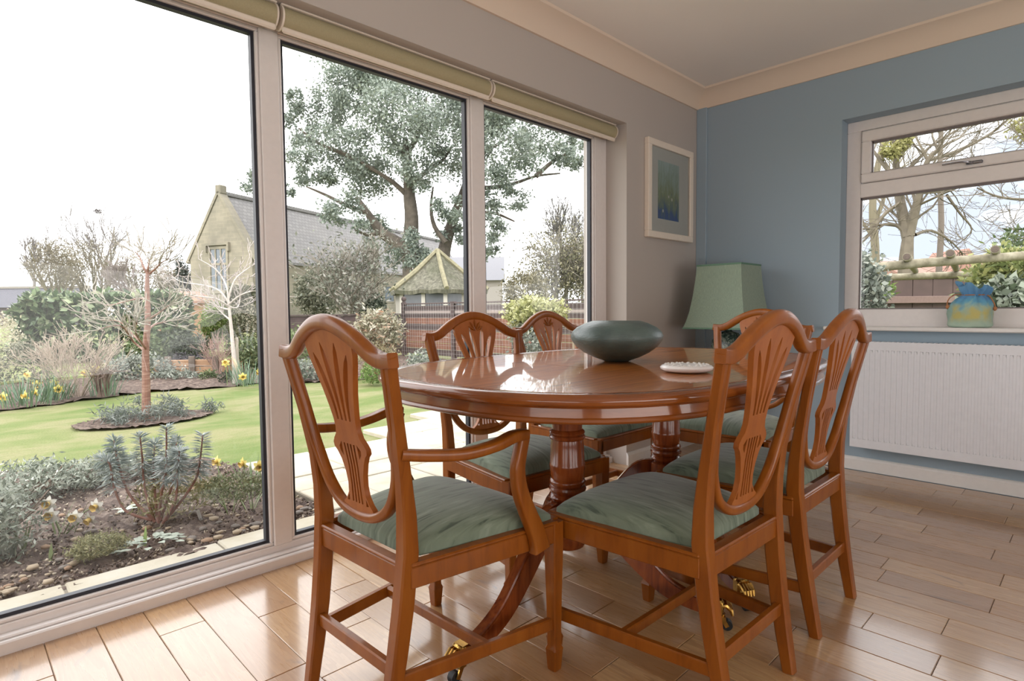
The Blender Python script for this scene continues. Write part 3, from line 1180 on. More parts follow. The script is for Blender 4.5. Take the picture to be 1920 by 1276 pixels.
for (px, legs) in ((-0.300, (180, 180 + 120, 180 - 120)), (0.315, (0, 120, 240))):
    MB().lathe([(r_, z) for r_, z in PROF], 36, (px, 0, 0)).build('pedestal', M['table_dark'], table, 30)
    MB().box((px - 0.13, -0.2, .712), (px + 0.13, 0.2, .7315), .004).build('pedestal_block', M['table_dark'], table, 0)
    for a in legs:
        a = R(a)
        dx, dy = math.cos(a), math.sin(a)
        sd = (-dy, dx, 0)
        prof = [(u * 1.13, z, h_) for u, z, h_ in ((.035, .315, .085), (.07, .318, .078), (.105, .295, .070), (.15, .24, .062), (.20, .178, .056), (.255, .120, .048), (.31, .086, .042), (.365, .067, .038), (.395, .062, .036))]
        line = catmull([(px + u * dx, u * dy, z) for u, z, _ in prof], 3)
        hs = [lerp_table([(i, p[2]) for i, p in enumerate(prof)], i / 3) for i in range(len(line))]
        secs = []
        for hh in hs:
            w_ = .040
            secs.append([(hh / 2 - .003, -w_ / 2), (hh / 2 - .003, -w_ / 2 + .007), (hh / 2 + .001, -w_ / 2 + .010), (hh / 2 + .001, w_ / 2 - .010), (hh / 2 - .003, w_ / 2 - .007), (hh / 2 - .003, w_ / 2),
                         (-hh / 2, w_ / 2), (-hh / 2, -w_ / 2)])
        # the reeded face must look up: pick the side direction so that u points upward
        t0 = (line[1] - line[0]).normalized()
        if Vector(sd).cross(t0).z < 0:
            sd = (dy, -dx, 0)
        lg = MB().sweep(line, secs, sd).build('leg', M['table_dark'], table, 40)
        # lion paw cap and castor
        cp = MB()
        c0 = Vector((px, 0, 0)) + Vector((dx, dy, 0)) * .452
        s_ = Vector((-dy, dx, 0))
        rot = Matrix.Rotation(a, 4, 'Z')
        cp.box((-.026, -.0225, .047), (.006, .0225, .092), .006, Matrix.Translation(c0) @ rot)
        for q in (-.0155, -.005, .005, .0155):
            base = c0 + s_ * q
            d3 = Vector((dx, dy, 0))
            cp.tube([base + d3 * -.004 + Vector((0, 0, .076)), base + d3 * .012 + Vector((0, 0, .078)), base + d3 * .026 + Vector((0, 0, .066)), base + d3 * .030 + Vector((0, 0, .050))],
                    [.007, .0078, .0072, .004], 8)
        cp.tube([c0 + Vector((0, 0, .048)), c0 + Vector((0, 0, .036))], .012, 12)
        cp.bar(c0 + s_ * .014 + Vector((0, 0, .042)), c0 + s_ * .014 + Vector((dx * .016, dy * .016, .014)), .004, .012)
        cp.bar(c0 - s_ * .014 + Vector((0, 0, .042)), c0 - s_ * .014 + Vector((dx * .016, dy * .016, .014)), .004, .012)
        cp.bar(c0 + s_ * .017 + Vector((0, 0, .040)), c0 - s_ * .017 + Vector((0, 0, .040)), .022, .006)
        cp.build('paw_castor', M['brass'], lg, 40)
        wc = c0 + Vector((dx * .016, dy * .016, .0155))
        MB().tube([wc - s_ * .009, wc + s_ * .009], .0155, 16).build('wheel', M['rubber'], lg, 40)

# ------------------------------------------------------------------ things on the table and the sill
TZ = 0.7598
bowl = thing('bowl', 'dark green bark-textured pebble-shaped pottery bowl on the table', 'bowl', (1.672, 1.192, TZ + 0.001), 0.4)
t = NT('dark_green_glaze')
v = t.coords(scale=(26, 26, 90))
f = t.noise(v, 1.0, 6, 0.65, 1.4)
f2 = t.noise(t.coords(scale=(7, 7, 7)), 1.0, 3)
c = t.ramp(f2, [(0.3, srgb(70, 88, 86)), (0.7, srgb(108, 128, 122))])
c = t.mix(t.math('MULTIPLY', f, 0.55), c, srgb(34, 46, 46))
t.set(Base__Color=c, Roughness=0.34, Coat__Weight=0.2, Coat__Roughness=0.3)
t.bump(f, 0.55, 0.004)
prof = [(0.0, 0.0), (.040, 0.0), (.046, .003), (.075, .014), (.105, .030), (.130, .050), (.146, .072), (.149, .086), (.143, .102), (.126, .118), (.102, .130), (.082, .137), (.076, .139), (.072, .137),
        (.094, .126), (.122, .108), (.138, .088), (.137, .074), (.122, .056), (.1, .04), (.072, .024), (.04, .016), (0.0, .015)]
mb = MB().lathe(prof, 56, cap=False)
mb.v = [(x * (1.10 + .05 * (x > 0) * x / .15), y * 1.06, z * (1 - .30 * x * (z > .1)) + .05 * x * z / .13 * 0.2) for x, y, z in mb.v]
mb.build('bowl_body', t.m, bowl, 50)

coaster = thing('trinket_dish', 'small oval white dish with raised dots lying on the table', 'dish', (1.508, 0.835, TZ + 0.0005), R(-25))
mb = MB().lathe([(.04, 0), (.062, .003), (.072, .009), (.073, .014), (.068, .019), (.055, .021), (.02, .0215), (0.001, .0215)], 40)
mb.build('dish_body', plain('white_porcelain', srgb(228, 226, 226), 0.25, var=0.02), coaster, 50)
dots = MB()
for k in range(22):
    a = 2 * PI * k / 22
    for rr_, h_ in ((.058, .0205),) + (((.04, .0212),) if k % 2 else ()):
        dots.lathe([(.0045, 0), (.0038, .002), (.001, .0032)], 6, (rr_ * math.cos(a), rr_ * math.sin(a), h_))
dots.build('raised_dots', plain('porcelain_dots', srgb(214, 212, 210), 0.3), coaster, 40)

bag = thing('drawstring_bag', 'small blue and yellow drawstring cloth bag on the white windowsill', 'bag', (3.785, 0.50, 0.829), R(90))
t = NT('dyed_bag_cloth')
tcn = t.n('TexCoord')
sp = t.n('SeparateXYZ')
t.l(tcn.outputs['Object'], sp.inputs[0])
nv = t.noise(t.coords(scale=(14, 14, 14)), 1.0, 4, 0.6, 0.6)
hz = t.math('ADD', t.math('MULTIPLY', sp.outputs['Z'], 4.6), t.math('MULTIPLY', t.math('SUBTRACT', nv, 0.5), 0.75))
c = t.ramp(hz, [(0.08, srgb(170, 190, 172)), (0.28, srgb(150, 178, 164)), (0.46, srgb(146, 186, 184)), (0.60, srgb(96, 160, 190)), (0.74, srgb(84, 138, 186)), (0.95, srgb(100, 150, 190))])
n2 = t.noise(t.coords(scale=(16, 30, 15)), 1.0, 2)
ym = t.math('MULTIPLY', t.ramp(n2, [(0.42, (0, 0, 0, 1)), (0.64, (1, 1, 1, 1))]), t.ramp(sp.outputs['Z'], [(0.02, (0, 0, 0, 1)), (0.05, (1, 1, 1, 1)), (0.10, (1, 1, 1, 1)), (0.13, (0, 0, 0, 1))]))
c = t.mix(t.math('MULTIPLY', ym, 0.75), c, srgb(196, 178, 84))
t.set(Base__Color=c, Roughness=0.85, Sheen__Weight=0.2)
t.bump(t.noise(t.coords(scale=(60, 60, 30)), 1.0, 4), 0.4, 0.004)
vs, fs = [], []
rings_ = [(.0, .070), (.002, .084), (.012, .092), (.035, .092), (.07, .095), (.10, .094), (.125, .083), (.145, .066), (.158, .050), (.166, .040), (.176, .048), (.19, .060), (.206, .066), (.214, .064), (.205, .056), (.18, .038), (.166, .030)]
NB = 60
for i, (z, r_) in enumerate(rings_):
    up = max(0, min(1, (z - .10) / .07))
    for k in range(NB):
        th = 2 * PI * k / NB
        pl = 1 + up * (0.16 * math.sin(11 * th + 0.4) + 0.10 * math.sin(7 * th + 2)) + (1 - up) * (0.045 * math.sin(3 * th + z * 30) + .03 * math.sin(5 * th - z * 55))
        zz_ = z + up * 0.014 * math.sin(5 * th + 1.0) * (z > .17) + (.012 * math.cos(th) if z > .17 else 0)
        vs.append((r_ * pl * math.cos(th) - .012 * up, r_ * .62 * pl * math.sin(th), zz_))
for i in range(len(rings_) - 1):
    for k in range(NB):
        fs.append((i * NB + k, i * NB + (k + 1) % NB, (i + 1) * NB + (k + 1) % NB, (i + 1) * NB + k))
fs.append(tuple(range(NB))[::-1])
MB().add(vs, fs).build('pouch', t.m, bag, 70)
cd = MB()
cord = catmull([(.044 * math.cos(2 * PI * k / 14) - .012, .029 * math.sin(2 * PI * k / 14), .166) for k in range(14)], 3, True)
cd.sweep(cord, [[(.003 * math.cos(a), .003 * math.sin(a)) for a in (0, 1.05, 2.1, 3.14, 4.2, 5.25)]] * len(cord), (0, 0, 1), True)
cd.tube(catmull([(.032, 0, .166), (.060, .006, .170), (.088, .012, .150), (.096, .014, .120), (.094, .012, .112)], 4), .003, 6)
cd.tube(catmull([(-.055, 0, .166), (-.075, .004, .158), (-.095, .006, .120), (-.098, .004, .100)], 4), .003, 6)
cd.lathe([(.002, -.012), (.008, -.006), (.009, .004), (.002, .012)], 8, (.094, .012, .106))
cd.lathe([(.002, -.012), (.008, -.006), (.009, .004), (.002, .012)], 8, (-.098, .004, .096))
cd.build('drawstring', plain('orange_cord', srgb(176, 120, 80), 0.8), bag, 60)


def srgb(r, g, b, _s=srgb):
    """outdoor colours: surface reflectance under a sky several times brighter than the room"""
    c = _s(r, g, b)
    y_ = 0.3 * c[0] + 0.6 * c[1] + 0.1 * c[2]
    return tuple((y_ + (v_ - y_) * 0.76) * 0.70 for v_ in c[:3]) + (1.0,)


# ------------------------------------------------------------------ garden ground
def grid_ground(name, x0, x1, y0, y1, nx, ny, hfun, mat, inside=None):
    xs = np.linspace(x0, x1, nx)
    ys = np.linspace(y0, y1, ny)
    X, Y = np.meshgrid(xs, ys, indexing='ij')
    Z = hfun(X, Y)
    V = np.stack([X.ravel(), Y.ravel(), Z.ravel()], 1)
    idx = np.arange(nx * ny).reshape(nx, ny)
    Fq = np.stack([idx[:-1, :-1], idx[1:, :-1], idx[1:, 1:], idx[:-1, 1:]], -1).reshape(-1, 4)
    if inside is not None:
        cx = V[Fq, 0].mean(1)
        cy = V[Fq, 1].mean(1)
        Fq = Fq[inside(cx, cy)]
    return big_mesh(name, V, Fq, mat, None, True)


t = NT('patchy_lawn')
v = t.coords()
a = t.noise(t.coords(scale=(0.9, 1.6, 1)), 1.0, 4, 0.6, 0.4)
b = t.noise(t.coords(scale=(60, 60, 60)), 1.0, 3)
c = t.ramp(a, [(0.36, srgb(116, 138, 58)), (0.48, srgb(140, 148, 80)), (0.58, srgb(162, 156, 104)), (0.70, srgb(122, 142, 64))])
c = t.mix(t.math('MULTIPLY', b, 0.35), c, srgb(92, 116, 40))
t.set(Base__Color=c, Roughness=0.9, Specular__IOR__Level=0.1)
t.bump(b, 0.6, 0.02)
M['lawn'] = t.m
lawn = MB()
lawn.add([(-260, -40, G - 0.035), (300, -40, G - 0.035), (300, 320, G - 0.035), (-260, 320, G - 0.035)], [(0, 1, 2, 3)])
struct(lawn.build('ground', M['lawn'], smooth=0))

t = NT('dark_soil')
a = t.noise(t.coords(scale=(16, 16, 16)), 1.0, 6, 0.7, 0.5)
t.set(Base__Color=t.ramp(a, [(0.3, srgb(70, 58, 54)), (0.46, srgb(112, 94, 86)), (0.6, srgb(146, 126, 112)), (0.75, srgb(184, 164, 144))]), Roughness=0.95, Specular__IOR__Level=0.1)
t.bump(a, 0.8, 0.03)
M['soil'] = t.m


def soil_h(X, Y):
    return G - 0.012 + 0.018 * np.sin(X * 13.1 + Y * 7) * np.sin(Y * 11.3 - X * 3) + rng.normal(0, 0.007, X.shape)


def bed_in(x, y):
    far = np.interp(x, [-2, 0.24, 0.74, 1.35, 1.45], [5.9, 5.2, 4.97, 4.67, 4.25])
    return (y < far + 0.05 * np.sin(x * 9)) & (x < 1.46)


struct(grid_ground('ground_flower_bed', -2.2, 1.5, 2.8, 6.0, 150, 130, soil_h, M['soil'], bed_in))


def border_in(x, y):
    near = np.interp(x, [-4, 0.43, 1.23, 2.33, 3.54, 4.41, 5.14, 6.2], [8.3, 8.6, 9.1, 9.15, 9.0, 8.35, 8.25, 7.0])
    return y > near + 0.1 * np.sin(x * 4)


struct(grid_ground('ground_far_border', -4, 8.0, 7.0, 11.95, 120, 60, soil_h, M['soil'], border_in))
cpos = Vector((1.46, 6.85, 0))
struct(grid_ground('ground_tree_circle', 0.7, 2.2, 6.1, 7.6, 50, 50, lambda X, Y: G - 0.01 + rng.normal(0, .005, X.shape), M['soil'],
                   lambda x, y: ((x - 1.46) / .62) ** 2 + ((y - 6.85) / .42) ** 2 < 1))

# stone edging under the window and the flagged patio, every slab its own piece
t = NT('pale_sandstone')
oi = t.n('ObjectInfo')
a = t.noise(t.coords(scale=(5, 5, 5)), 1.0, 5, 0.6)
b = t.noise(t.coords(scale=(90, 90, 90)), 1.0, 3)
c = t.ramp(a, [(0.3, srgb(198, 184, 152)), (0.5, srgb(214, 202, 174)), (0.7, srgb(222, 214, 194))])
c = t.mix(t.math('MULTIPLY', oi.outputs['Random'], 0.35), c, srgb(196, 188, 172))
t.set(Base__Color=c, Roughness=0.85, Specular__IOR__Level=0.25)
t.bump(b, 0.3, 0.004)
M['slab'] = t.m
pb = MB()
pb.box((-2.2, 2.34, G - 0.06), (8.0, 2.85, G - 0.006))
pb.box((1.47, 2.85, G - 0.06), (8.0, 4.15, G - 0.008))
patio = struct(pb.build('ground_patio', plain('sandy_joint', srgb(150, 138, 118), 0.95), smooth=0))
xe = [-2.2, -1.4, -0.55, 0.302, 0.872, 1.44, 2.0, 2.62, 3.2, 3.9, 4.5, 5.2, 5.9, 6.6, 7.3, 8.0]
for a, b in zip(xe, xe[1:]):
    dz = random.uniform(-.003, .003)
    MB().box((a + .004, 2.34, G - 0.05), (b - .004, 2.862 + random.uniform(-.012, .012), G + dz), 0.006).build('slab', M['slab'], patio, 0)
y = 2.875
rowi = 0
while y < 5.75:
    hgt = (0.45, 0.30, 0.60, 0.45)[rowi % 4]
    x = 1.47 - random.choice((0, .12))
    while x < 7.9:
        wd = random.choice((0.45, 0.60, 0.60, 0.75))
        lim = np.interp(x + wd / 2, [1.46, 2.1, 2.76, 3.6, 5.2, 8], [4.2, 4.46, 4.52, 4.9, 5.8, 7.2])
        if y + hgt * 0.6 < lim:
            x1 = min(x + wd, 8.0)
            y1 = min(y + hgt, lim + 0.06)
            MB().box((max(x, 1.47) + .005, y + .005, G - .05), (x1 - .005, y1 - .005, G + random.uniform(-.004, .004)), .005).build('slab', M['slab'], patio, 0)
        x += wd
    y += hgt
    rowi += 1


# ------------------------------------------------------------------ plants: helpers
def rand_rot(n):
    q = rng.normal(size=(n, 4))
    q /= np.linalg.norm(q, axis=1, keepdims=True)
    w_, x, y_, z = q.T
    return np.stack([np.stack([1 - 2 * (y_ * y_ + z * z), 2 * (x * y_ - z * w_), 2 * (x * z + y_ * w_)], -1),
                     np.stack([2 * (x * y_ + z * w_), 1 - 2 * (x * x + z * z), 2 * (y_ * z - x * w_)], -1),
                     np.stack([2 * (x * z - y_ * w_), 2 * (y_ * z + x * w_), 1 - 2 * (x * x + y_ * y_)], -1)], 1)


LEAF = np.array([(0, 0, 0), (0.5, 0.42, 0.05), (0, 1, -0.02), (-0.5, 0.42, 0.05)], float)


def leaf_cloud(name, P, size, ratio, mat, parent=None, jitter=0.35):
    """One diamond leaf at every point of P."""
    P = np.asarray(P, float)
    n = len(P)
    Rm = rand_rot(n)
    s = size * (1 + jitter * rng.uniform(-1, 1, n))
    L = LEAF * np.array([ratio, 1, 1])
    V = np.einsum('nij,kj->nki', Rm, L) * s[:, None, None] + P[:, None, :]
    Fq = np.arange(4 * n).reshape(n, 4)
    o = big_mesh(name, V.reshape(-1, 3), Fq, mat, parent)
    o['kind'] = 'stuff'
    return o


def blob_points(c, r, n, clumps=18, spread=0.30, shell=0.55):
    c = np.array(c, float)
    r = np.array(r, float)
    u = rng.normal(size=(clumps, 3))
    u /= np.linalg.norm(u, axis=1, keepdims=True)
    cc = u * (shell + (1 - shell) * rng.uniform(0, 1, (clumps, 1)) ** 0.5) * 0.86
    k = rng.integers(0, clumps, n)
    p = cc[k] + rng.normal(0, spread * 0.6, (n, 3))
    return c + p * r


def grow(p, d, L, rad, lev, out, spread=0.6, up=0.15, kids=4, shrink=0.62, wig=0.12, taper=0.45):
    """recursive branching; out collects (level, points, radii)"""
    pts = [Vector(p)]
    d = Vector(d).normalized()
    n = 4
    dirs = []
    for i in range(n):
        d = (d + Vector((random.gauss(0, wig), random.gauss(0, wig), random.gauss(0, wig) + up * 0.25))).normalized()
        pts.append(pts[-1] + d * (L / n))
        dirs.append(d.copy())
    rads = [rad * (1 - (1 - taper) * i / n) for i in range(n + 1)]
    out.append((lev, pts, rads))
    if lev <= 0:
        return
    for k in range(kids):
        u = random.uniform(0.35, 1.0) if k else 1.0
        i = min(int(u * n), n - 1)
        f = u * n - i
        base = pts[i].lerp(pts[i + 1], min(f, 1))
        ax = Vector((random.gauss(0, 1), random.gauss(0, 1), random.gauss(0, 1))).normalized()
        nd = (dirs[i] + ax * spread + Vector((0, 0, up))).normalized()
        grow(base, nd, L * shrink * random.uniform(0.75, 1.2), max(rads[i] * 0.6, 0.002), lev - 1, out, spread, up, kids, shrink, wig, taper)


def tubes(name, polys, mat, parent=None, n=4, minr=0.0, stuff=False):
    mb = MB()
    for pts, rads in polys:
        mb.tube(pts, [max(r_, minr) for r_ in rads], n, cap=False)
    o = mb.build(name, mat, parent, 0)
    if stuff:
        o['kind'] = 'stuff'
    return o


BARK = plain('grey_brown_bark', srgb(128, 112, 98), 0.9, var=0.25, nscale=6)
BARK_D = plain('dark_bark', srgb(104, 92, 78), 0.9, var=0.3, nscale=5)
TWIG_F = plain('hazy_twigs', srgb(150, 142, 140), 0.9, var=0.1)  # pale grey tone has the sky bleed worked into the colour
TWIG_O = plain('olive_twigs', srgb(132, 122, 92), 0.9, var=0.15)

# ------------------------------------------------------------------ the far scene
# great evergreen tree behind the summerhouse
TD = 30.0
tree = thing('evergreen_tree', 'huge grey-green evergreen tree with forked trunks rising behind the thatched summerhouse', 'tree', at(790, 560, TD))
inv = tree.location.copy()


def T(px, py, dd=0):
    return at(px, py, TD + dd) - inv


tk = MB()
tk.tube(catmull([T(778, 560), T(775, 500), T(770, 460), T(772, 410), T(768, 370), T(766, 330), T(760, 260)], 3), [.62, .6, .58, .55, .52, .48, .42, .40, .38, .36, .34, .33, .31, .30, .28, .26, .22, .18, .14], 9)
tk.tube(catmull([T(770, 480), T(745, 455), T(715, 435), T(690, 400), T(668, 370)], 3), [.42, .4, .36, .33, .3, .28, .26, .24, .2, .18, .16, .14, .12], 8)
tk.tube(catmull([T(800, 560, 1), T(826, 500, 1), T(836, 455, 1), T(852, 405, 1), T(872, 350, 1), T(884, 300, 1)], 3), [.42, .42, .4, .38, .36, .34, .32, .3, .28, .26, .24, .22, .2, .18, .15, .12], 8)
tk.build('trunk', BARK_D, tree)
brs = [[(768, 370), (735, 340), (700, 318), (670, 300)], [(768, 350), (800, 320), (830, 300), (850, 270)], [(760, 300), (730, 250), (700, 200)], [(762, 290), (790, 240), (800, 180)],
       [(872, 350), (915, 352), (960, 345), (1005, 330), (1050, 325)], [(866, 365), (900, 395), (930, 400), (965, 415)], [(884, 300), (925, 275), (970, 250)], [(690, 400), (650, 385), (610, 365), (575, 350)],
       [(715, 435), (690, 440), (665, 430)], [(836, 455), (815, 425), (808, 390), (812, 350)], [(1005, 330), (1040, 300), (1080, 280)], [(700, 318), (650, 290), (600, 270), (560, 240)]]
for b_ in brs:
    dd = random.uniform(-1.5, 1.5)
    pts = catmull([T(x, y_, dd * i / len(b_)) for i, (x, y_) in enumerate(b_)], 3)
    tk = MB().tube(pts, [0.16 - 0.12 * i / (len(pts) - 1) for i in range(len(pts))], 6)
    tk.build('branch', BARK_D, tree)
blobs = [(700, 105, 120, 60), (655, 165, 62, 55), (720, 150, 70, 45), (620, 205, 50, 55), (565, 235, 38, 48), (640, 280, 70, 60), (760, 220, 90, 75), (830, 180, 75, 70), (860, 280, 62, 60), (690, 325, 72, 50),
         (595, 335, 46, 26), (556, 300, 34, 24), (650, 395, 48, 34), (702, 425, 36, 36), (540, 355, 14, 14), (476, 340, 22, 30), (955, 290, 70, 55), (1010, 250, 60, 48), (1062, 290, 44, 34), (1090, 255, 30, 30),
         (950, 372, 50, 30), (920, 425, 36, 28), (908, 465, 28, 28), (850, 390, 40, 30), (768, 470, 34, 40), (845, 440, 34, 26), (735, 480, 26, 26), (805, 490, 26, 30), (780, 330, 50, 34), (900, 210, 60, 60), (560, 190, 24, 24), (940, 190, 70, 40), (1090, 310, 24, 20)]
PP = []
s = TD / F_PX
for (x, y_, rx, ry) in blobs:
    dd = random.uniform(-2.2, 2.2)
    n = int(rx * ry * 0.95)
    PP.append(blob_points(T(x, y_, dd), (rx * s, rx * s, ry * s), n, clumps=max(8, int(rx * ry / 130)), spread=0.26, shell=0.35))
leaf_cloud('foliage', np.concatenate(PP), 0.165, 0.55, leafmat('evergreen_leaves', [(0.0, srgb(110, 128, 112)), (0.4, srgb(152, 168, 152)), (0.75, srgb(182, 194, 182)), (1.0, srgb(134, 146, 116))], 0.5), tree)  # leaf colours paled so that they carry the distance haze

# stone hall
HD = 32.0
C1 = at(476, 592, HD)
C1.z = G
lat = Vector((_r.x, _r.y, 0)).normalized()
fwd = Vector((_f.x, _f.y, 0)).normalized()
rid = (lat * 0.372 + fwd * 0.928).normalized()
gab = (lat * -0.928 + fwd * 0.372).normalized()
ang = math.atan2(rid.y, rid.x)
hall = thing('stone_hall', 'old honey-stone hall with a steep gable, slate roof and mullioned window', 'building', C1, ang)
# local frame: x along the ridge, y to the left along the gable
HW, HL, HE, HP = 4.65, 26.0, 3.98 - G, 7.45 - G
t = NT('cotswold_stone')
v = t.coords()
br = t.n('TexBrick')
br.inputs['Scale'].default_value = 1.0
br.inputs['Brick Width'].default_value = 0.5
br.inputs['Row Height'].default_value = 0.2
br.inputs['Mortar Size'].default_value = 0.012
br.inputs['Color1'].default_value = srgb(172, 162, 140)
br.inputs['Color2'].default_value = srgb(158, 150, 130)
br.inputs['Mortar'].default_value = srgb(178, 166, 142)
cx = t.n('CombineXYZ')
sp = t.n('SeparateXYZ')
t.l(v, sp.inputs[0])
t.l(t.math('ADD', sp.outputs['X'], sp.outputs['Y']), cx.inputs[0])
t.l(sp.outputs['Z'], cx.inputs[1])
t.l(cx.outputs[0], br.inputs['Vector'])
nn = t.noise(t.coords(scale=(.6, .6, .6)), 1.0, 5, 0.6)
c = t.mix(t.ramp(nn, [(0.42, (0, 0, 0, 1)), (0.7, (1, 1, 1, 1))]), br.outputs['Color'], srgb(140, 134, 118))
t.set(Base__Color=c, Roughness=0.95, Specular__IOR__Level=0.1)
M['stone'] = t.m
MB().add([(0, 0, 0), (0, HW, 0), (0, HW, HE), (0, HW / 2, HP), (0, 0, HE), (0.6, 0, 0), (0.6, HW, 0), (0.6, HW, HE), (0.6, HW / 2, HP), (0.6, 0, HE)],
         [(0, 4, 3, 2, 1), (5, 6, 7, 8, 9), (0, 1, 6, 5), (1, 2, 7, 6), (2, 3, 8, 7), (3, 4, 9, 8), (4, 0, 5, 9)]).build('gable_wall', M['stone'], hall, 0)
MB().box((0.6, 0, 0), (HL, 0.5, HE)).build('side_wall', M['stone'], hall, 0)
t = NT('stone_slates')
br = t.n('TexBrick')
br.inputs['Scale'].default_value = 1.0
br.inputs['Brick Width'].default_value = 0.3
br.inputs['Row Height'].default_value = 0.22
br.inputs['Mortar Size'].default_value = 0.02
br.inputs['Color1'].default_value = srgb(150, 148, 150)
br.inputs['Color2'].default_value = srgb(132, 130, 134)
br.inputs['Mortar'].default_value = srgb(108, 106, 110)
cx = t.n('CombineXYZ')
sp = t.n('SeparateXYZ')
t.l(t.coords(), sp.inputs[0])
t.l(sp.outputs['X'], cx.inputs[0])
t.l(sp.outputs['Z'], cx.inputs[1])
t.l(cx.outputs[0], br.inputs['Vector'])
nn = t.noise(t.coords(scale=(.5, .5, .5)), 1.0, 5, 0.6)
c = t.mix(t.math('MULTIPLY', nn, 0.5), br.outputs['Color'], srgb(150, 144, 134))
t.set(Base__Color=c, Roughness=0.85)
M['slate'] = t.m
for sg in (0, 1):
    ye = -0.18 if sg == 0 else HW + 0.18
    sl = (HP - HE) / (HW / 2)
    ze = HE - 0.18 * sl
    rf = MB()
    rf.add([(0.3, ye, ze), (HL, ye, ze), (HL, HW / 2, HP), (0.3, HW / 2, HP), (0.3, ye, ze + .14), (HL, ye, ze + .14), (HL, HW / 2, HP + .14), (0.3, HW / 2, HP + .14)],
           [(0, 1, 2, 3), (4, 5, 6, 7), (0, 1, 5, 4), (1, 2, 6, 5), (2, 3, 7, 6), (3, 0, 4, 7)])
    rf.build('roof_slope', M['slate'], hall, 0)
MB().bar((0.2, HW / 2, HP + .18), (HL, HW / 2, HP + .18), .3, .2).build('ridge', M['slate'], hall, 0)
for sg in (0, 1):
    ye = -0.25 if sg == 0 else HW + 0.25
    sl = (HP - HE) / (HW / 2)
    MB().bar((0.2, ye, HE - .25 * sl + .2), (0.2, HW / 2, HP + .22), .5, .16).build('coping', M['stone'], hall, 0)
MB().box((-0.05, HW / 2 - .2, HP + .1), (.45, HW / 2 + .2, HP + .6), .05).build('apex_stone', M['stone'], hall, 0)
wy0, wy1, wz0, wz1 = 1.85, 3.05, 2.2 - G, 4.5 - G
wf = MB()
for (a, b, c_, d_) in ((wy0 - .15, wy1 + .15, wz0 - .18, wz0), (wy0 - .15, wy1 + .15, wz1, wz1 + .16), (wy0 - .15, wy0, wz0, wz1), (wy1, wy1 + .15, wz0, wz1)):
    wf.box((-.06, a, c_), (.12, b, d_))
wf.box((-.05, wy0, (wz0 + wz1) / 2 + .25), (.1, wy1, (wz0 + wz1) / 2 + .37))
wfr = wf.build('stone_window', M['stone'], hall, 0)
for k in range(1, 3):
    yy = wy0 + (wy1 - wy0) * k / 3
    MB().box((-.05, yy - .05, wz0), (.1, yy + .05, wz1)).build('mullion', M['stone'], wfr, 0)
gd = plain('far_window_glass', srgb(110, 122, 134), 0.15, var=0.05)
for k in range(3):
    yy = wy0 + (wy1 - wy0) * k / 3
    MB().box((-.015, yy + .05, wz0), (.0, yy + (wy1 - wy0) / 3 - .05, wz1)).build('pane', gd, wfr, 0)
hm = MB().box((-.16, wy0 - .3, wz1 + .2), (.02, wy1 + .3, wz1 + .34))
hm.box((-.16, wy0 - .3, wz1 - .15), (.02, wy0 - .18, wz1 + .2))
hm.box((-.16, wy1 + .18, wz1 - .15), (.02, wy1 + .3, wz1 + .2))
hm.build('hood_mould', M['stone'], hall, 0)
bt = MB()
bt.box((-.7, HW - .5, 0), (.1, HW + .15, 1.6))
bt.add([(-.7, HW - .5, 1.6), (-.7, HW + .15, 1.6), (.05, HW - .5, 2.1), (.05, HW + .15, 2.1), (.05, HW - .5, 1.6), (.05, HW + .15, 1.6)], [(0, 1, 3, 2), (0, 2, 4), (1, 5, 3), (0, 4, 5, 1)])
bt.build('buttress', M['stone'], hall, 0)
for xw in (7.5, 12.5, 17.5):
    sw = MB()
    sw.box((xw - .1, -.05, 1.7), (xw + 1.3, .02, 1.8))
    sw.box((xw - .1, -.05, 2.9), (xw + 1.3, .02, 3.0))
    sw.box((xw - .1, -.05, 1.8), (xw, .02, 2.9))
    sw.box((xw + 1.2, -.05, 1.8), (xw + 1.3, .02, 2.9))
    s2 = sw.build('side_window', M['stone'], hall, 0)
    MB().box((xw, -.02, 1.8), (xw + 1.2, .01, 2.9)).build('pane', gd, s2, 0)

# thatch-like shingled summerhouse
SD = 23.0
sc_ = at(822, 590, SD)
sc_.z = G
summ = thing('summerhouse', 'hexagonal grey summerhouse with mossy thatched roof behind the brown fence', 'summerhouse', sc_, math.atan2(fwd.y, fwd.x))
t = NT('mossy_thatch')
a = t.noise(t.coords(scale=(9, 9, 1.2)), 1.0, 5, 0.65)
b = t.noise(t.coords(scale=(1.6, 1.6, 1.6)), 1.0, 4, 0.7)
c = t.ramp(a, [(0.3, srgb(74, 72, 58)), (0.5, srgb(112, 108, 88)), (0.7, srgb(146, 142, 120))])
c = t.mix(t.ramp(b, [(0.45, (0, 0, 0, 1)), (0.65, (0.6, 0.6, 0.6, 1))]), c, srgb(84, 88, 56))
t.set(Base__Color=c, Roughness=0.95)
t.bump(a, 0.7, 0.05)
M['thatch'] = t.m
sR, sE, sP = 2.05, 1.72 - G, 3.28 - G
pole = [(sR * math.cos(2 * PI * k / 6 + 0.28), sR * math.sin(2 * PI * k / 6 + 0.28)) for k in range(6)]
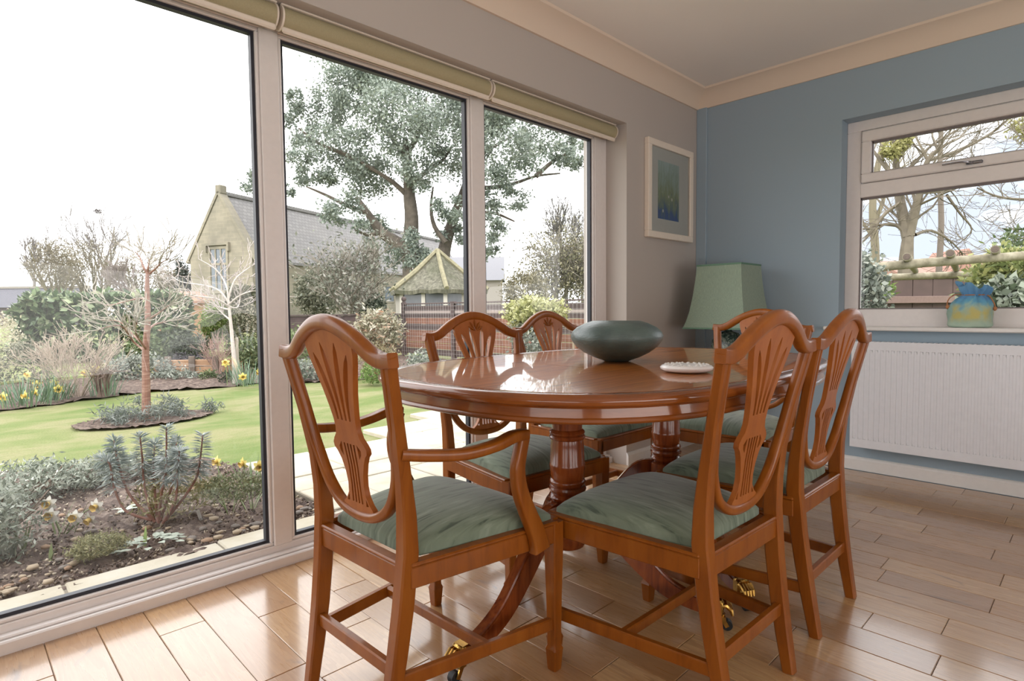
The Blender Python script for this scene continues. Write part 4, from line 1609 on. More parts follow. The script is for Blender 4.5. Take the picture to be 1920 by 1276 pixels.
for k in range(6):
    (xa, ya_), (xb2, yb2) = pole[k], pole[(k + 1) % 6]
    mb = MB()
    vs, fs = [], []
    NS = 10
    for i in range(NS + 1):
        u = i / NS
        for j in range(7):
            w2 = j / 6
            ex, ey = xa + (xb2 - xa) * w2, ya_ + (yb2 - ya_) * w2
            sag = 0.10 * math.sin(u * PI)
            jit = random.uniform(-.05, .02) if i == 0 else 0
            vs.append((ex * (1 - u), ey * (1 - u), sE + (sP - sE) * u - sag + jit))
    for i in range(NS):
        for j in range(6):
            fs.append((i * 7 + j, i * 7 + j + 1, (i + 1) * 7 + j + 1, (i + 1) * 7 + j))
    o_ = len(vs)
    vs += [(x * .985, y_ * .985, z - .14) for (x, y_, z) in vs[:7]]
    for j in range(6):
        fs.append((j, j + 1, o_ + j + 1, o_ + j))
    mb.add(vs, fs).build('roof_panel', M['thatch'], summ, 30)
    rc = MB().tube([(xa * 1.0, ya_ * 1.0, sE + .03), (xa * .5, ya_ * .5, (sE + sP) / 2 - .04), (0, 0, sP + .04)], [.09, .09, .08], 6)
    rc.build('ridge_cap', plain('ridge_board', srgb(150, 142, 104), 0.9, var=0.2, nscale=8), summ)
wr = sR * 0.84
wallp = [(wr * math.cos(2 * PI * k / 6 + 0.28), wr * math.sin(2 * PI * k / 6 + 0.28)) for k in range(6)]
GREYW = plain('weathered_boards', srgb(140, 132, 128), 0.85, var=0.12, nscale=10)
PALEW = plain('pale_post_paint', srgb(206, 198, 186), 0.7, var=0.05)
for k in range(6):
    p, q = Vector((*wallp[k], 0)), Vector((*wallp[(k + 1) % 6], 0))
    MB().bar(p + Vector((0, 0, .45)), q + Vector((0, 0, .45)), .05, .9).build('lower_wall', GREYW, summ, 0)
    MB().bar(p + Vector((0, 0, 1.35)), q + Vector((0, 0, 1.35)), .02, .86).build('pane', plain('dim_pane', srgb(116, 118, 126), 0.12, var=0.1, nscale=3), summ, 0)
    for u in (0.0, 0.5):
        c_ = p.lerp(q, u)
        MB().box((c_.x - .07, c_.y - .07, 0), (c_.x + .07, c_.y + .07, sE)).build('post', PALEW, summ, 0)

# fences: a lower run along the back and a taller run along the side with wire netting
FENCE = plain('brown_fence_stain', srgb(96, 78, 74), 0.85, var=0.2, nscale=7)
RUST = plain('red_brown_fence_stain', srgb(150, 96, 68), 0.85, var=0.2, nscale=7)
fb = thing('back_fence', 'low dark brown board fence along the back of the garden', 'fence', (4.6, 11.95, G))
L = 3.4
for i in range(7):
    MB().box((0, -.012 + .006 * (i % 2), .05 + i * .132), (L, .012 + .006 * (i % 2), .05 + i * .132 + .126), .003).build('board', FENCE, fb, 0)
for k in range(3):
    MB().box((k * L / 2 - .04, -.06, 0), (k * L / 2 + .04, .03, 1.0), .004).build('post', FENCE, fb, 0)
MB().box((-.05, -.05, .975), (L + .05, .05, 1.0), .003).build('capping_rail', FENCE, fb, 0)
fs_ = thing('side_fence', 'brown board fence with wire netting and ball-topped post beside the patio', 'fence', (8.02, 11.9, G), R(-90))
L = 7.6
HF = 1.24
for i in range(8):
    for sgm in range(4):
        MB().box((sgm * L / 4 + .01, -.012, .05 + i * .142), ((sgm + 1) * L / 4 - .01, .012 + .004 * (i % 2), .05 + i * .142 + .134), .003).build('board', RUST if i in (1, 2, 3, 5) and sgm < 3 else FENCE, fs_, 0)
for k in range(5):
    pz = MB().box((k * L / 4 - .05, -.07, 0), (k * L / 4 + .05, .03, HF + .02), .004)
    po = pz.build('post', FENCE, fs_, 0)
    if k == 0:
        MB().lathe([(.02, 0), (.05, .005), (.05, .02), (.03, .03), (.055, .06), (.062, .09), (.05, .125), (.015, .145)], 14, (0, -.02, HF + .02)).build('ball_finial', FENCE, po)
MB().box((-.06, -.06, HF - .03), (L + .05, .04, HF), .004).build('capping_rail', FENCE, fs_, 0)
MB().box((0, -.03, 1.0), (L, -.012, 1.06)).build('batten', plain('pale_batten', srgb(176, 160, 150), 0.8), fs_, 0)
wm = MB()
for i in range(84):
    x = .03 + i * .09
    wm.box((x - .0013, -.1113, 0), (x + .0013, -.1087, HF - .02))
for i in range(14):
    wm.box((0, -.113, .03 + i * .087), (L, -.110, .0325 + i * .087))
o_ = wm.build('wire_netting', plain('galvanised_wire', srgb(206, 200, 194), 0.5), fs_, 0)
o_['kind'] = 'stuff'
lt = thing('trellis_panel', 'small pale diamond trellis panel in front of the side fence', 'trellis', (7.55, 6.25, G + .12), R(-90))
lw, lh = .9, .62
cr = MB()
for a, b in (((0, 0, 0), (lw, 0, 0)), ((0, 0, lh), (lw, 0, lh)), ((0, 0, 0), (0, 0, lh)), ((lw, 0, 0), (lw, 0, lh))):
    cr.bar(a, b, .03, .03, up=(0, 1, 0))
TRL = plain('pale_trellis_wood', srgb(206, 182, 150), 0.8)
cr.build('trellis_frame', TRL, lt, 0)
cr = MB()
n = 16
for i in range(-8, n):
    for sgn in (1, -1):
        a0, a1 = i * .07, i * .07 + lh
        z0, z1 = 0, lh
        if a0 < 0:
            z0, a0 = -a0, 0
        if a1 > lw:
            z1, a1 = z1 - (a1 - lw), lw
        if a1 - a0 > .02:
            if sgn == 1:
                cr.bar((a0, 0, z0), (a1, 0, z1), .012, .006, up=(0, 1, 0))
            else:
                cr.bar((lw - a0, .006, z0), (lw - a1, .006, z1), .012, .006, up=(0, 1, 0))
o_ = cr.build('lattice', TRL, lt, 0)
o_['kind'] = 'stuff'


# ------------------------------------------------------------------ far trees on the left
def bare_tree(label, base, top_px, D_, width, mat, levels=4, kids=4, spread=.55, trunk_r=.25, group=None, first=0.35, name='bare_tree', up=.2, leaves=None, minr=.02, shrink=.66):
    """base: pixel of the foot, top_px: pixel height of the crown."""
    b = at(base[0], base[1], D_)
    b.z = G
    topz = at(base[0], top_px, D_).z - G
    th = thing(name, label, 'tree', b, 0, group)
    out = []
    grow((0, 0, 0), (0, 0, 1), topz * first, trunk_r, levels, out, spread, up, kids, shrink, .08, .6)
    zm = max(p.z for _, pts, _ in out for p in pts)
    xm = float(np.percentile([math.hypot(p.x, p.y) for _, pts, _ in out for p in pts], 90))
    k = topz / zm
    kx = width * D_ / F_PX / xm
    out = [(l, [Vector((p.x * kx, p.y * kx, p.z * k)) for p in pts], r_) for l, pts, r_ in out]
    tubes('trunk', [(p, r_) for l, p, r_ in out if l >= levels - 1], mat, th, 6)
    tubes('twigs', [(p, r_) for l, p, r_ in out if l < levels - 1], mat, th, 3, minr, True)
    if leaves:
        ends = np.array([tuple(p[-1]) for l, p, r_ in out if l <= 1] + [tuple(p[2]) for l, p, r_ in out if l <= 1])
        n, size, ratio, lm, sprd = leaves
        P = ends[rng.integers(0, len(ends), n)] + rng.normal(0, sprd, (n, 3))
        leaf_cloud('foliage', P, size, ratio, lm, th)
    return th, out


th, out = bare_tree('tall bare tree with a rook nest, leftmost skyline', (195, 560), 368, 72, 62, TWIG_F, 4, 5, .8, .30, first=.40, minr=.022, up=.1)
nest = th.location.copy()
nb = MB()
for k in range(70):
    a = random.uniform(0, 2 * PI)
    rr_ = random.uniform(.1, .4)
    p = Vector((rr_ * math.cos(a), rr_ * math.sin(a), random.uniform(-.25, .25)))
    q = p + Vector((random.uniform(-.4, .4), random.uniform(-.4, .4), random.uniform(-.15, .15)))
    nb.tube([p, q], .03, 3)
loc = at(182, 395, 72) - nest
no = nb.build('nest', plain('nest_sticks', srgb(110, 100, 100), 0.9), th, 0)
no.location = loc
bare_tree('bare grey tree at the far left edge above the barn', (62, 560), 418, 73, 46, TWIG_F, 4, 5, .8, .28, minr=.025, up=.1)
bare_tree('short bare tree just left of the tall nest tree', (115, 560), 430, 84, 40, TWIG_F, 4, 5, .8, .2, minr=.025, up=.1)
OLV = leafmat('olive_haze_leaves', [(0, srgb(134, 126, 100)), (.5, srgb(154, 144, 118)), (1, srgb(170, 158, 134))])
for (cx_, cy_, rx_, ry_, lab) in ((108, 505, 52, 52, 'brownish willow thicket above the barn roof end'), (175, 500, 60, 56, 'broad brownish willow thicket behind the laurel hedge'), (262, 520, 52, 44, 'low brownish thicket right of the nest tree'),
                                  (318, 528, 30, 30, 'small brownish thicket next to the stone gable')):
    dz_ = {108: 49, 175: 53, 262: 58, 318: 63}[cx_]
    c_ = at(cx_, cy_, dz_)
    b = Vector((c_.x, c_.y, G))
    th = thing('thicket', lab, 'tree', b)
    out = []
    s = dz_ / F_PX
    for k in range(16):
        a = random.uniform(0, 2 * PI)
        out.append(([Vector((0, 0, 0)), Vector((math.cos(a) * rx_ * s * .4, math.sin(a) * rx_ * s * .4, c_.z * .7)), Vector((math.cos(a) * rx_ * s * .8, math.sin(a) * rx_ * s * .8, c_.z * random.uniform(.9, 1.5)))], [.1, .07, .02]))
    tubes('stems', out, TWIG_O, th, 4)
    leaf_cloud('foliage', blob_points((0, 0, c_.z - G), (rx_ * s, rx_ * s, ry_ * s), 2600, 60, .24, .2), .34, .2, OLV, th)
bare_tree('thin bare tree in front of the brownish thickets', (262, 560), 462, 46, 46, plain('pink_grey_twigs', srgb(164, 150, 146), 0.9), 4, 5, .6, .12, minr=.018)
# dark conifer beside the gable
c_ = at(345, 520, 40)
cn = thing('yew_tree', 'dark evergreen tucked against the left corner of the stone gable', 'tree', (c_.x, c_.y, G))
leaf_cloud('foliage', blob_points((0, 0, c_.z - G - .3), (.75, .75, 1.7), 2600, 20, .28, .3), .2, .5, leafmat('yew_leaves', [(0, srgb(70, 78, 72)), (1, srgb(104, 112, 104))]), cn)
tubes('trunk', [([Vector((0, 0, 0)), Vector((0, 0, 2.6))], [.12, .05])], BARK, cn, 6)

# barn
b0 = at(-70, 594, 58)
b1 = at(124, 594, 58)
dv = Vector((b1.x - b0.x, b1.y - b0.y, 0))
bL = dv.length
barn = thing('barn', 'long dark boarded barn with a slate-blue roof at the far left', 'building', (b0.x, b0.y, G), math.atan2(dv.y, dv.x))
wz, rz_ = at(60, 574, 58).z - G, at(60, 537, 58).z - G
MB().box((0, 0, 0), (bL, 6, wz)).build('barn_wall', plain('barn_boards', srgb(96, 84, 84), 0.9, var=.15, nscale=2), barn, 0)
MB().add([(-.3, -.3, wz - .1), (bL + .3, -.3, wz - .1), (bL + .3, 3, rz_), (-.3, 3, rz_), (-.3, 6.3, wz - .1), (bL + .3, 6.3, wz - .1)], [(0, 1, 2, 3), (3, 2, 5, 4), (0, 3, 4), (1, 5, 2)]).build('barn_roof', plain('barn_slate', srgb(92, 92, 104), 0.8, var=.1, nscale=3), barn, 0)
MB().bar((-.3, 3, rz_ + .05), (bL + .3, 3, rz_ + .05), .4, .22).build('ridge', plain('barn_ridge', srgb(150, 142, 130), 0.9), barn, 0)

# orange timber shed glimpsed between hedge and hall
c_ = at(318, 600, 26)
shed = thing('timber_shed', 'small orange timber shed with a shallow roof between hedge and hall', 'shed', (c_.x, c_.y, G), ang)
MB().box((0, -.9, 0), (1.4, .9, 1.55)).build('shed_wall', plain('orange_larch', srgb(196, 142, 92), 0.8, var=.12, nscale=6), shed, 0)
MB().add([(-.2, -1.1, 1.5), (1.6, -1.1, 1.5), (1.6, 0, 1.95), (-.2, 0, 1.95), (-.2, 1.1, 1.5), (1.6, 1.1, 1.5), (-.2, -1.1, 1.6), (1.6, -1.1, 1.6), (1.6, 0, 2.05), (-.2, 0, 2.05), (-.2, 1.1, 1.6), (1.6, 1.1, 1.6)],
         [(0, 1, 2, 3), (3, 2, 5, 4), (6, 7, 8, 9), (9, 8, 11, 10), (0, 3, 9, 6), (3, 4, 10, 9), (0, 1, 7, 6), (4, 5, 11, 10), (1, 2, 8, 7), (2, 5, 11, 8)]).build('shed_roof', plain('shed_tiles', srgb(190, 128, 92), 0.85), shed, 0)


# ------------------------------------------------------------------ hedges and shrubs
def hedge(name, label, cat, px, py, depth, rx, ry, rz, n, size, mat, ratio=.55, shell=.75, clumps=120, box=True, rzrot=0.0):
    c_ = at(px, py, depth)
    th = thing(name, label, cat, (c_.x, c_.y, G), rzrot)
    if box:
        u = rng.uniform(-1, 1, (n, 3))
        ax = rng.integers(0, 3, n)
        sg = np.where(rng.uniform(0, 1, n) < .5, -1, 1)
        dep = 1 - np.abs(rng.normal(0, .12, n))
        for a in range(3):
            k_ = ax == a
            u[k_, a] = (sg * dep)[k_]
        P = np.sign(u) * np.abs(u) ** 1.0
        rad_ = np.maximum(1, (np.abs(P) ** 6).sum(1) ** (1 / 6))
        P = P / rad_[:, None]
        bump = 1 + .05 * np.sin(P[:, 0] * 9 + 1) * np.cos(P[:, 2] * 7) + .04 * np.sin(P[:, 1] * 11)
        P = P * bump[:, None] * np.array([rx, ry, rz]) + np.array([0, 0, c_.z - G])
    else:
        P = blob_points((0, 0, c_.z - G), (rx, ry, rz), n, clumps, .28, shell)
    P = P[P[:, 2] > 0.01]
    leaf_cloud('foliage', P, size, ratio, mat, th)
    return th


def stems(th, n, h, r, rad, mat, name='stems', curve=.3, kind=3):
    out = []
    for k in range(n):
        a = random.uniform(0, 2 * PI)
        b_ = random.uniform(.1, 1)
        p1 = Vector((math.cos(a) * r * b_ * .45, math.sin(a) * r * b_ * .45, h * .55 * random.uniform(.8, 1.1)))
        p2 = Vector((math.cos(a) * r * b_ + random.gauss(0, curve * r * .3), math.sin(a) * r * b_ + random.gauss(0, curve * r * .3), h * random.uniform(.6, 1.05) * (1.1 - .35 * b_)))
        st_ = Vector((math.cos(a) * .06, math.sin(a) * .06, 0))
        out.append((catmull([st_, p1, p2], 3), [rad, rad * .9, rad * .8, rad * .7, rad * .6, rad * .5, rad * .35]))
    o = tubes(name, out, mat, th, 3, 0, n > 24)
    return o


LAUREL = leafmat('laurel_leaves', [(0, srgb(52, 78, 48)), (.45, srgb(88, 118, 70)), (.8, srgb(134, 158, 108)), (1, srgb(204, 216, 160))], .3)
hd = hedge('laurel_hedge', 'tall glossy dark green laurel hedge behind the copper-trunked tree', 'hedge', 198, 617, 13.6, 1.72, .55, .80, 9500, .17, LAUREL, .5, rzrot=math.atan2(_r.y, _r.x) + .12)
SILV = leafmat('silver_leaves', [(0, srgb(104, 116, 104)), (.5, srgb(146, 156, 140)), (1, srgb(196, 200, 184))])
GREYG = leafmat('grey_green_leaves', [(0, srgb(84, 92, 70)), (.5, srgb(128, 132, 104)), (1, srgb(168, 166, 138))])
MIDG = leafmat('mid_green_leaves', [(0, srgb(62, 84, 44)), (.5, srgb(98, 122, 66)), (1, srgb(150, 164, 104))])
YELG = leafmat('yellow_green_leaves', [(0, srgb(150, 156, 74)), (.5, srgb(196, 196, 112)), (1, srgb(224, 222, 160))])
DARKG = leafmat('dark_green_leaves', [(0, srgb(48, 60, 48)), (.5, srgb(74, 88, 68)), (1, srgb(112, 122, 98))])
hedge('hebe_shrub', 'grey-green rounded shrub at the far left edge of the border', 'shrub', 36, 690, 9.3, .55, .4, .42, 2600, .06, GREYG, .4, box=False)
hedge('pale_seedhead_shrub', 'pale straw-coloured tall shrub at the left photo edge before the far lawn', 'shrub', 8, 640, 9.9, .26, .3, .5, 900, .06, leafmat('straw_leaves', [(0, srgb(190, 180, 140)), (1, srgb(222, 212, 180))]), .4, box=False)
ds = thing('dry_twig_shrub', 'leafless pale beige twiggy shrub in front of the laurel hedge', 'shrub', (1.22, 9.25, G))
ds2 = thing('brown_stem_shrub', 'small brown bare-stemmed bush at the foot of the beige shrub', 'shrub', (1.45, 9.02, G))
stems(ds2, 60, .5, .28, .007, plain('brown_twigs', srgb(138, 112, 100), .9, var=.15), 'twigs', 1.0)
sv = hedge('silver_leaf_shrub', 'variegated silver-leaved shrub right behind the copper trunk', 'shrub', 262, 702, 9.7, .50, .4, .33, 3000, .065, SILV, .45, box=False)
hedge('silver_carpet_shrub', 'lower silver-leaved shrub to the right of the copper trunk', 'shrub', 330, 715, 9.7, .42, .4, .22, 1900, .06, SILV, .45, box=False)
hedge('dark_juniper', 'spreading dark green juniper to the right of the laurel hedge', 'shrub', 342, 650, 12.0, .62, .5, .30, 2600, .08, DARKG, .3, box=False)
hedge('bright_laurel_bush', 'bright green bush low between juniper and hedge', 'shrub', 278, 658, 11.4, .34, .3, .30, 1000, .08, MIDG, .45, box=False)
hedge('black_mondo_shrub', 'low purplish dark mound beside the timber edging', 'shrub', 358, 680, 11.0, .48, .35, .18, 1600, .06, leafmat('plum_leaves', [(0, srgb(62, 58, 66)), (1, srgb(110, 104, 112))]), .3, box=False)
hedge('golden_conifer', 'bright yellow-green rounded conifer in front of the stone gable', 'shrub', 406, 604, 15.5, .42, .42, .55, 3600, .10, leafmat('gold_conifer', [(0, srgb(92, 122, 34)), (.5, srgb(132, 164, 48)), (1, srgb(178, 200, 90))]), .3, box=False, shell=.6)
hedge('clipped_yew', 'tall clipped dark grey-green yew block beside the gable', 'hedge', 470, 612, 15.0, .46, .5, 1.02, 7000, .09, leafmat('clipped_yew_leaves', [(0, srgb(84, 88, 62)), (.6, srgb(112, 116, 84)), (1, srgb(142, 144, 112))]), .4, rzrot=math.atan2(_r.y, _r.x))
hedge('green_border_bush', 'leafy mid-green bush low beside the window mullion', 'shrub', 480, 660, 10.6, .38, .35, .30, 1700, .07, MIDG, .45, box=False)
def twig_shrub(th, n, h, r, mat, rad=.006, lev=2):
    out = []
    for k in range(n):
        a = random.uniform(0, 2 * PI)
        u = math.sqrt(random.random())
        o2 = []
        grow((.08 * u * math.cos(a), .08 * u * math.sin(a), 0), (u * .9 * math.cos(a), u * .9 * math.sin(a), 1), h * .55, rad, lev, o2, .7, .12, 5, .55, .14, .5)
        out += [(p, r_) for _, p, r_ in o2]
    zm = max(p.z for pts, _ in out for p in pts)
    xm = max(math.hypot(p.x, p.y) for pts, _ in out for p in pts)
    out = [([Vector((p.x * r / xm, p.y * r / xm, max(p.z, 0) * h / zm)) for p in pts], r_) for pts, r_ in out]
    o = tubes('twigs', out, mat, th, 3, .0028)
    o['kind'] = 'stuff'


twig_shrub(ds, 26, 1.0, .82, plain('beige_twigs', srgb(190, 168, 148), .9, var=.1), .006)
rs = thing('russet_stem_shrub', 'pinkish bare-stemmed shrub at the foot of the white-barked tree', 'shrub', at(410, 715, 10.2).to_2d().to_3d() + Vector((0, 0, G)))
twig_shrub(rs, 12, .8, .6, plain('russet_twigs', srgb(180, 144, 130), .9, var=.15))
hedge('grey_lavender_tuft', 'small grey-green tuft at the lawn edge left of the white-barked tree', 'plant', 425, 710, 9.1, .12, .12, .12, 350, .07, DARKG, .25, box=False)
hedge('bright_tuft', 'small bright green tuft at the lawn edge by the timber edging', 'plant', 392, 708, 9.5, .12, .12, .12, 350, .07, MIDG, .25, box=False)
# timber edging
ed = thing('sleeper_edging', 'low orange-brown timber sleeper edging behind the border plants', 'edging', at(375, 705, 10.4).to_2d().to_3d() + Vector((0, 0, G)), math.atan2(_r.y, _r.x) + .1)
ORW = plain('orange_sleeper', srgb(186, 140, 96), .85, var=.15, nscale=8)
for i in range(2):
    MB().box((-.75, -.05, i * .12), (.75, .05, i * .12 + .11), .005).build('sleeper', ORW, ed, 0)
for x in (-.5, -.1, .3):
    MB().box((x - .05, -.09, 0), (x + .05, -.05, .3), .004).build('peg', BARK, ed, 0)


# copper-trunked young tree on the lawn
def small_tree(name, label, foot, trunk, branches, bark, twig, trad, brad, sub=2, twl=.5):
    th = thing(name, label, 'tree', foot)
    pts = catmull(trunk, 4)
    tubes('trunk', [(pts, [trad * (1 - .6 * i / (len(pts) - 1)) for i in range(len(pts))])], bark, th, 10)
    tw = []
    for b_ in branches:
        pp = catmull(b_, 4)
        tubes('branch', [(pp, [brad * (1 - .75 * i / (len(pp) - 1)) for i in range(len(pp))])], bark, th, 6)
        for k in range(sub * 3):
            i = random.randrange(len(pp) // 3, len(pp))
            d_ = (pp[i] - pp[i - 1]).normalized()
            o2 = []
            grow(pp[i], d_ + Vector((random.gauss(0, .5), random.gauss(0, .5), random.gauss(0.1, .4))), twl * random.uniform(.4, 1), brad * .3, 1, o2, .6, .1, 3, .6, .15, .4)
            tw += [(p, r_) for _, p, r_ in o2]
    tubes('twigs', tw, twig, th, 3, .0045, True)
    return th


t = NT('copper_bark')
f = t.noise(t.coords(scale=(4, 4, 30)), 1.0, 5, .65)
t.set(Base__Color=t.ramp(f, [(.3, srgb(116, 70, 52)), (.5, srgb(150, 98, 74)), (.66, srgb(184, 146, 124)), (.78, srgb(208, 180, 160))]), Roughness=.45)
foot = Vector((1.46, 6.85, G))
dpt = (foot - Vector((0, 0, CAM_H))).dot(_f)


def L2(px, py, dd=0, f_=foot, d_=dpt):
    return at(px, py, d_ + dd) - f_


GREYTW = plain('silver_twigs', srgb(176, 166, 150), .8, var=.12)
small_tree('copper_birch', 'young tree with peeling copper-red trunk standing on the lawn', foot,
           [(0, 0, -.02), L2(274, 720), L2(273, 660), L2(277, 600), L2(276, 540), L2(277, 510)],
           [[L2(275, 655), L2(262, 640, .1), L2(240, 618, .2), L2(222, 602, .25), L2(190, 600, .3)], [L2(276, 600), L2(300, 585, -.2), L2(320, 570, -.3)], [L2(275, 655), L2(255, 625, -.3), L2(258, 600, -.4)],
            [L2(277, 515), L2(268, 498), L2(262, 482, .1), L2(252, 470, .1)], [L2(277, 515), L2(290, 505), L2(303, 492, -.1), L2(318, 484, -.1)], [L2(276, 560), L2(255, 560, .2), L2(205, 572, .4), L2(185, 565, .5)],
            [L2(276, 620), L2(290, 608, .2), L2(310, 603, .3), L2(325, 598, .4)], [L2(275, 660), L2(250, 640), L2(225, 610, -.3), L2(178, 620, -.3)], [L2(277, 510), L2(279, 495), L2(284, 478, .2)]],
           t.m, GREYTW, .043, .013, 4, .3)
lv = thing('lavender_ring', 'ring of grey-green lavender round the foot of the copper-trunked tree', 'plant', (1.46, 6.85, G))
P = np.concatenate([blob_points((.30 * math.cos(a), .22 * math.sin(a), .07), (.15, .15, .11), 240, 6, .4, .3) for a in np.linspace(0, 2 * PI, 9)[:-1]] + [blob_points((.58, -.05, .06), (.14, .1, .08), 200, 5, .4, .3)])
leaf_cloud('foliage', P, .06, .16, leafmat('lavender_leaves', [(0, srgb(96, 112, 96)), (1, srgb(164, 172, 166))]), lv)
# white-barked tree
foot2 = gp(441, 716)
d2 = (foot2 - Vector((0, 0, CAM_H))).dot(_f)


def L3(px, py, dd=0):
    return at(px, py, d2 + dd) - foot2


WB = plain('white_bark', srgb(206, 192, 182), .7, var=.12, nscale=12)
small_tree('white_birch', 'young white-barked tree with spreading bare branches before the gable', foot2,
           [(0, 0, -.02), L3(440, 690), L3(436, 640), L3(431, 590), L3(428, 562)],
           [[L3(429, 568), L3(412, 545), L3(385, 535, .3), L3(340, 528, .5), L3(320, 515, .6)], [L3(430, 575), L3(405, 560, -.2), L3(370, 555, -.3), L3(322, 545, -.5)], [L3(428, 562), L3(424, 535), L3(405, 505, .2), L3(372, 485, .3)],
            [L3(428, 560), L3(440, 525), L3(462, 505, .2), L3(486, 490, .3)], [L3(429, 580), L3(410, 575, .3), L3(392, 565, .4)], [L3(430, 570), L3(448, 555, -.3), L3(470, 546, -.3), L3(492, 546, -.3)],
            [L3(432, 600), L3(418, 588, .2), L3(402, 572, .3)], [L3(429, 575), L3(446, 575, .2), L3(452, 548, .3)]],
           WB, plain('pale_twigs', srgb(190, 176, 170), .8), .040, .016, 4, .4)
sk = thing('support_stake', 'slanting pale wooden stake propping the white-barked tree', 'stake', foot2)
MB().bar(L3(457, 722, -.2), L3(436, 668, 0), .035, .035).build('stake_pole', plain('stake_wood', srgb(206, 180, 140), .8), sk, 0)
sk2 = thing('upright_stake', 'upright pale wooden stake just right of the white-barked trunk', 'stake', foot2)
MB().bar(L3(446, 695, .1), L3(444, 632, .1), .04, .04).build('stake_pole', plain('stake_wood_pale', srgb(190, 176, 156), .8), sk2, 0)

# plants seen through the middle and right panes
pf = at(652, 590, 14)
th, out = bare_tree('small half-leafed tree with a slim grey trunk before the stone hall', (655, 590), 412, 14.5, 80, plain('slim_trunk', srgb(150, 140, 124), .9, var=.15), 4, 5, .62, .085, name='half_leafed_tree', first=.40, minr=.008,
                    leaves=(2600, .10, .42, leafmat('grey_leaf_mix', [(0, srgb(96, 104, 84)), (.6, srgb(138, 142, 122)), (1, srgb(176, 170, 158))]), .22))
hedge('ceanothus_bush', 'dense grey-green bush in front of the hall, left of the slim grey trunk', 'shrub', 600, 548, 17, .70, .6, .70, 4200, .10, GREYG, .45, box=False)
hedge('bay_bush', 'dark green bush between the slim grey trunk and the summerhouse', 'shrub', 690, 572, 17, .47, .5, .47, 2600, .10, DARKG, .45, box=False)
th = hedge('pieris_shrub', 'cream and orange-tinged leafy shrub in front of the netting, near the carver back', 'shrub', 708, 622, 9.6, .40, .36, .36, 2600, .085, leafmat('cream_leaves', [(0, srgb(136, 138, 102)), (.5, srgb(186, 178, 146)), (.85, srgb(212, 204, 180)), (1, srgb(206, 150, 110))]), .35, box=False)
stems(th, 22, 1.0, .36, .008, plain('orange_stems', srgb(190, 126, 84), .8))
hedge('euonymus_bush', 'bright yellow variegated bush in front of the side fence', 'shrub', 1003, 588, 9.2, .50, .42, .26, 3000, .075, YELG, .55, box=False)
hedge('euonymus_skirt', 'green and cream lower growth under the yellow variegated bush', 'shrub', 1000, 635, 9.0, .36, .35, .36, 1800, .07, SILV, .5, box=False)
hedge('sage_clump', 'soft grey-green clump at the lawn edge right of the carver', 'plant', 790, 684, 8.4, .22, .2, .22, 900, .06, SILV, .4, box=False)
hedge('box_ball', 'bright green low tuft beside the table edge on the lawn border', 'plant', 703, 702, 8.6, .20, .18, .16, 800, .06, leafmat('fresh_green', [(0, srgb(88, 128, 36)), (1, srgb(150, 184, 84))]), .3, box=False)
hedge('silver_cineraria', 'pale silver clump at the lawn edge seen through the carver back', 'plant', 578, 692, 9.2, .34, .25, .16, 1100, .06, SILV, .4, box=False)
hedge('spring_shrub', 'fresh green shrub between the mullion and the carver back', 'shrub', 562, 645, 10.5, .40, .3, .30, 1600, .07, leafmat('spring_leaves', [(0, srgb(110, 138, 66)), (1, srgb(176, 192, 130))]), .4, box=False)
hedge('twiggy_honeysuckle', 'straw-coloured twiggy growth beneath the cream-leaved shrub', 'shrub', 706, 668, 9.2, .34, .3, .2, 1000, .07, leafmat('straw_mix', [(0, srgb(150, 136, 92)), (1, srgb(200, 184, 140))]), .25, box=False)
th, out = bare_tree('ivy-clad spreading tree beyond the side fence', (1045, 585), 385, 24, 86, plain('lichen_bark', srgb(124, 116, 100), .9, var=.2, nscale=5), 4, 6, 1.0, .16, name='ivy_clad_tree', first=.30, up=.02, minr=.012, shrink=.72,
                    leaves=(5200, .12, .5, leafmat('olive_ivy', [(0, srgb(96, 98, 62)), (.5, srgb(138, 134, 94)), (1, srgb(172, 160, 120))]), .40))
bare_tree('bare tree at the right edge of the garden window', (1092, 585), 398, 26, 44, plain('grey_trunk', srgb(150, 144, 138), .9), 4, 5, .75, .10, up=.1, first=.40, minr=.012)
bare_tree('bare tree reaching into the right pane above the yellow bush', (1062, 585), 362, 30, 56, plain('thin_trunk', srgb(120, 116, 112), .9), 4, 5, .8, .12, up=.08, first=.42, minr=.014)
hedge('olive_thicket', 'rounded olive thicket beside the summerhouse in the right pane', 'shrub', 985, 548, 20.3, .8, .8, .75, 3200, .13, leafmat('olive_thicket_leaves', [(0, srgb(120, 116, 84)), (1, srgb(168, 158, 124))]), .35, box=False)
fh = thing('far_cottage', 'far grey-roofed cottage just right of the thatched roof', 'building', at(905, 590, 48).to_2d().to_3d() + Vector((0, 0, G)), math.atan2(_r.y, _r.x))
MB().box((-3.2, 0, 0), (1.6, 4, 3.6)).build('cottage_wall', plain('cottage_render', srgb(176, 166, 156), .9), fh, 0)
MB().add([(-3.4, -.3, 3.5), (1.8, -.3, 3.5), (1.8, 2, 5.6), (-3.4, 2, 5.6), (-3.4, 4.3, 3.5), (1.8, 4.3, 3.5)], [(0, 1, 2, 3), (3, 2, 5, 4), (0, 3, 4), (1, 5, 2)]).build('cottage_roof', plain('cottage_slate', srgb(150, 150, 158), .85), fh, 0)

# ------------------------------------------------------------------ the near bed
STONE = [plain('buff_pebble', srgb(186, 162, 128), .8, var=.12, nscale=20), plain('grey_pebble', srgb(134, 122, 112), .8, var=.15, nscale=20), plain('tan_pebble', srgb(172, 134, 98), .8, var=.12, nscale=20)]


